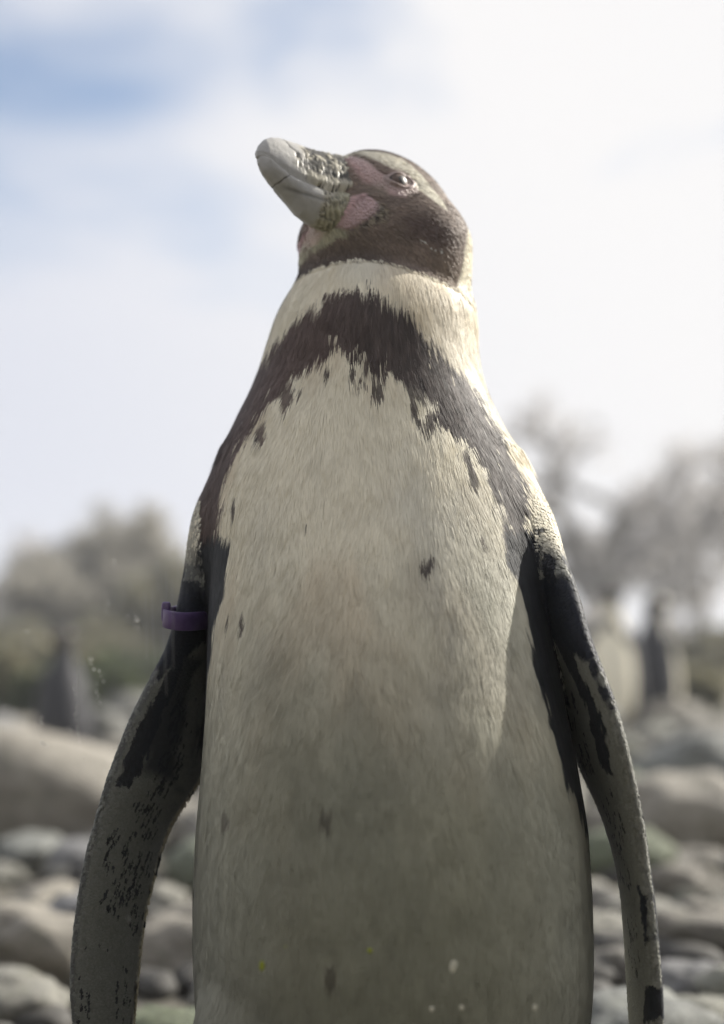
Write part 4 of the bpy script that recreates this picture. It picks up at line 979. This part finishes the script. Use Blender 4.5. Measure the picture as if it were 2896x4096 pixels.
# ------------------------------------------------------------------ the viewing window between the visitor and the bird
def make_window():
    g = bpy.data.materials.new('clear_glass'); g.use_nodes = True; t = g.node_tree; t.nodes.clear()
    o = t.nodes.new('ShaderNodeOutputMaterial'); b = t.nodes.new('ShaderNodeBsdfTransparent'); b.inputs['Color'].default_value = (1, 1, 1, 1); t.links.new(b.outputs[0], o.inputs['Surface'])
    YG = -0.119; w, hgt, th = 1.2, 1.15, 0.008
    x0, x1, y0, y1, z0, z1 = -w, w, YG - th, YG, 0.0, hgt
    V = np.array([(x, y, z) for z in (z0, z1) for y in (y0, y1) for x in (x0, x1)]); F = np.array([(0, 2, 3, 1), (4, 5, 7, 6), (0, 1, 5, 4), (2, 6, 7, 3), (0, 4, 6, 2), (1, 3, 7, 5)])
    pane = link('glass_pane', mesh_np('glass_pane', V, F, False), g); tag(pane, 'clear scratched viewing glass in front of the large penguin', 'glass pane')
    d = NT('dried_splash'); a = d.n('ShaderNodeTexNoise', {'Vector': d.n('ShaderNodeTexCoord').outputs['Object'], 'Scale': 900.0, 'Detail': 4.0})
    d.set(Base_Color=(0.62, 0.61, 0.56, 1), Roughness=0.8, Alpha=d.n('ShaderNodeMapRange', {'Value': a.outputs['Fac'], 'From Min': 0.40, 'From Max': 0.62, 'To Min': 0.10, 'To Max': 0.95}).outputs['Result'])
    tl_ = d.n('ShaderNodeBsdfTranslucent', {'Color': (0.9, 0.9, 0.86, 1)}); d.b.inputs['Base Color'].default_value = (0.85, 0.84, 0.80, 1); al = d.b.inputs['Alpha'].links[0].from_socket
    tr0 = d.n('ShaderNodeBsdfTransparent'); ad = d.n('ShaderNodeMixShader', {0: 0.5, 1: d.b.outputs[0], 2: tl_.outputs[0]}); d.t.links.remove(d.b.inputs['Alpha'].links[0])
    mxs = d.n('ShaderNodeMixShader', {0: al, 1: tr0.outputs[0], 2: ad.outputs[0]}); d.t.links.new(mxs.outputs[0], d.t.nodes['Material Output'].inputs['Surface'])
    gy = NT('green_speck'); gy.set(Base_Color=(0.30, 0.34, 0.03, 1), Roughness=0.6); wh = NT('white_speck'); wh.set(Base_Color=(0.72, 0.70, 0.60, 1), Roughness=0.6)
    r = np.random.default_rng(3)
    def flecks(name, px, py, a, b, rot, mat, seed, rough=0.45, many=True):
        rr = np.random.default_rng(seed); sc_ = K / FPX * 0.73; c0 = at(px, py, y0 - 0.0003); Vs, Q4, T3, o_ = [], [], [], 0; n = 12; th_ = np.linspace(0, 2 * np.pi, n, endpoint=False)
        for q in range(rr.integers(5, 11) if many else 1):
            if many: ox, oz = rr.normal() * a * 0.5, rr.normal() * b * 0.55; ka = a * rr.uniform(0.09, 0.30); kb = b * rr.uniform(0.08, 0.30)
            else: ox = oz = 0; ka, kb = a, b
            rad = 1 + rough * (fbm(np.stack([np.cos(th_) * 1.6, np.sin(th_) * 1.6, th_ * 0 + seed * 3.1 + q], 1), 3, seed) - 0.5) * 2
            X = (ox + np.cos(th_) * rad * ka) * sc_; Z = (oz + np.sin(th_) * rad * kb) * sc_; cr_, sr = math.cos(rot), math.sin(rot)
            ring = np.stack([c0[0] + X * cr_ - Z * sr, np.full(n, c0[1]), c0[2] + X * sr + Z * cr_], 1); c = ring.mean(0); inner = ring * 0.5 + c * 0.5; inner[:, 1] -= 0.0003
            j = np.arange(n); jn = (j + 1) % n; Vs += [ring, inner, (c - np.array([0, 0.0004, 0]))[None]]
            Q4.append(o_ + np.stack([j, jn, n + jn, n + j], 1)); T3.append(o_ + np.stack([n + j, n + jn, np.full(n, 2 * n)], 1)); o_ += 2 * n + 1
        link(name, mesh_np(name, np.concatenate(Vs), [np.concatenate(Q4), np.concatenate(T3)]), mat, pane)
    # dried splashes down the left side (layout units)
    sp = [(60, 1415, 9, 3, -.2), (168, 1548, 3, 14, .1), (169, 1590, 5, 20, .1), (172, 1632, 3, 16, .2), (90, 1610, 5, 12, .1), (152, 1632, 8, 4, 0), (220, 1555, 8, 18, .3), (215, 1530, 4, 10, .2), (228, 1518, 5, 12, .4),
          (256, 1258, 3, 7, .2), (255, 1275, 2, 5, 0), (243, 1352, 2, 10, 0), (238, 1370, 2, 7, .1), (300, 1395, 7, 14, .6), (306, 1385, 3, 10, .5), (248, 1682, 3, 9, -.4), (260, 1672, 2, 6, 0), (95, 1668, 6, 8, .2), (235, 1727, 4, 4, 0),
          (290, 2060, 4, 12, .2), (285, 2110, 3, 10, .1), (210, 1490, 6, 14, .5), (4, 2190, 5, 14, 0), (178, 1660, 2, 12, .1), (186, 1700, 2, 10, 0), (215, 1745, 2, 5, 0)]
    for k, (px, py, a, b, rot) in enumerate(sp): flecks('dried_splash', px, py, a, b, rot, d.m, k + 1)
    for k, (px, py, a, b, rot) in enumerate([(1016, 2166, 8, 14, -.3), (968, 2262, 5, 6, 0), (1035, 2259, 5, 6, 0), (1199, 2258, 5, 7, 0)]): flecks('white_speck', px, py, a, b, rot, wh.m, 40 + k, 0.15, False)
    for k, (px, py, a, b, rot) in enumerate([(587, 2165, 6, 11, 0), (829, 2131, 6, 6, 0), (640, 2122, 2, 2, 0)]): flecks('green_speck', px, py, a, b, rot, gy.m, 60 + k, 0.15, False)
    # fine scratches
    sc = NT('scratch'); sc.set(Base_Color=(0.66, 0.66, 0.64, 1), Roughness=0.7, Alpha=0.5)
    for px, p0, p1, lean in [(326, 1330, 1480, 4), (352, 1250, 1330, 2), (361, 1290, 1560, 12), (385, 1300, 1500, 4), (340, 1320, 1540, 10), (180, 1440, 1560, -6), (372, 1280, 1400, 1), (398, 1240, 1320, 1), (230, 1300, 1400, -3), (175, 1500, 1640, 3)]:
        n = 14; t_ = np.linspace(0, 1, n); rows = p0 + (p1 - p0) * t_; xs = px + lean * t_ + (vnoise(np.stack([t_ * 9, t_ * 0 + px, t_ * 0], 1), 2) - 0.5) * 4
        L_ = np.array([at(a - 0.55, b, y0 - 0.0003) for a, b in zip(xs, rows)]); R_ = np.array([at(a + 0.55, b, y0 - 0.0003) for a, b in zip(xs, rows)])
        j = np.arange(n - 1); link('scratch', mesh_np('scratch', np.concatenate([L_, R_]), np.stack([j, n + j, n + j + 1, j + 1], 1), False), sc.m, pane)
make_window()

# ------------------------------------------------------------------ thin moist air over the whole place
def make_haze():
    m = bpy.data.materials.new('moist_air'); m.use_nodes = True; t = m.node_tree; t.nodes.clear()
    o = t.nodes.new('ShaderNodeOutputMaterial'); v = t.nodes.new('ShaderNodeVolumePrincipled'); v.inputs['Color'].default_value = (0.90, 0.93, 0.98, 1); v.inputs['Density'].default_value = 0.0055
    t.links.new(v.outputs[0], o.inputs['Volume'])
    V = np.array([(x, y, z) for z in (-1.2, 7.0) for y in (-94.0, 94.0) for x in (-94.0, 94.0)]); F = np.array([(0, 2, 3, 1), (4, 5, 7, 6), (0, 1, 5, 4), (2, 6, 7, 3), (0, 4, 6, 2), (1, 3, 7, 5)])
    tag(link('haze', mesh_np('haze', V, F, False), m), 'thin pale haze in the air over the beach', 'haze', kind='stuff')
make_haze()
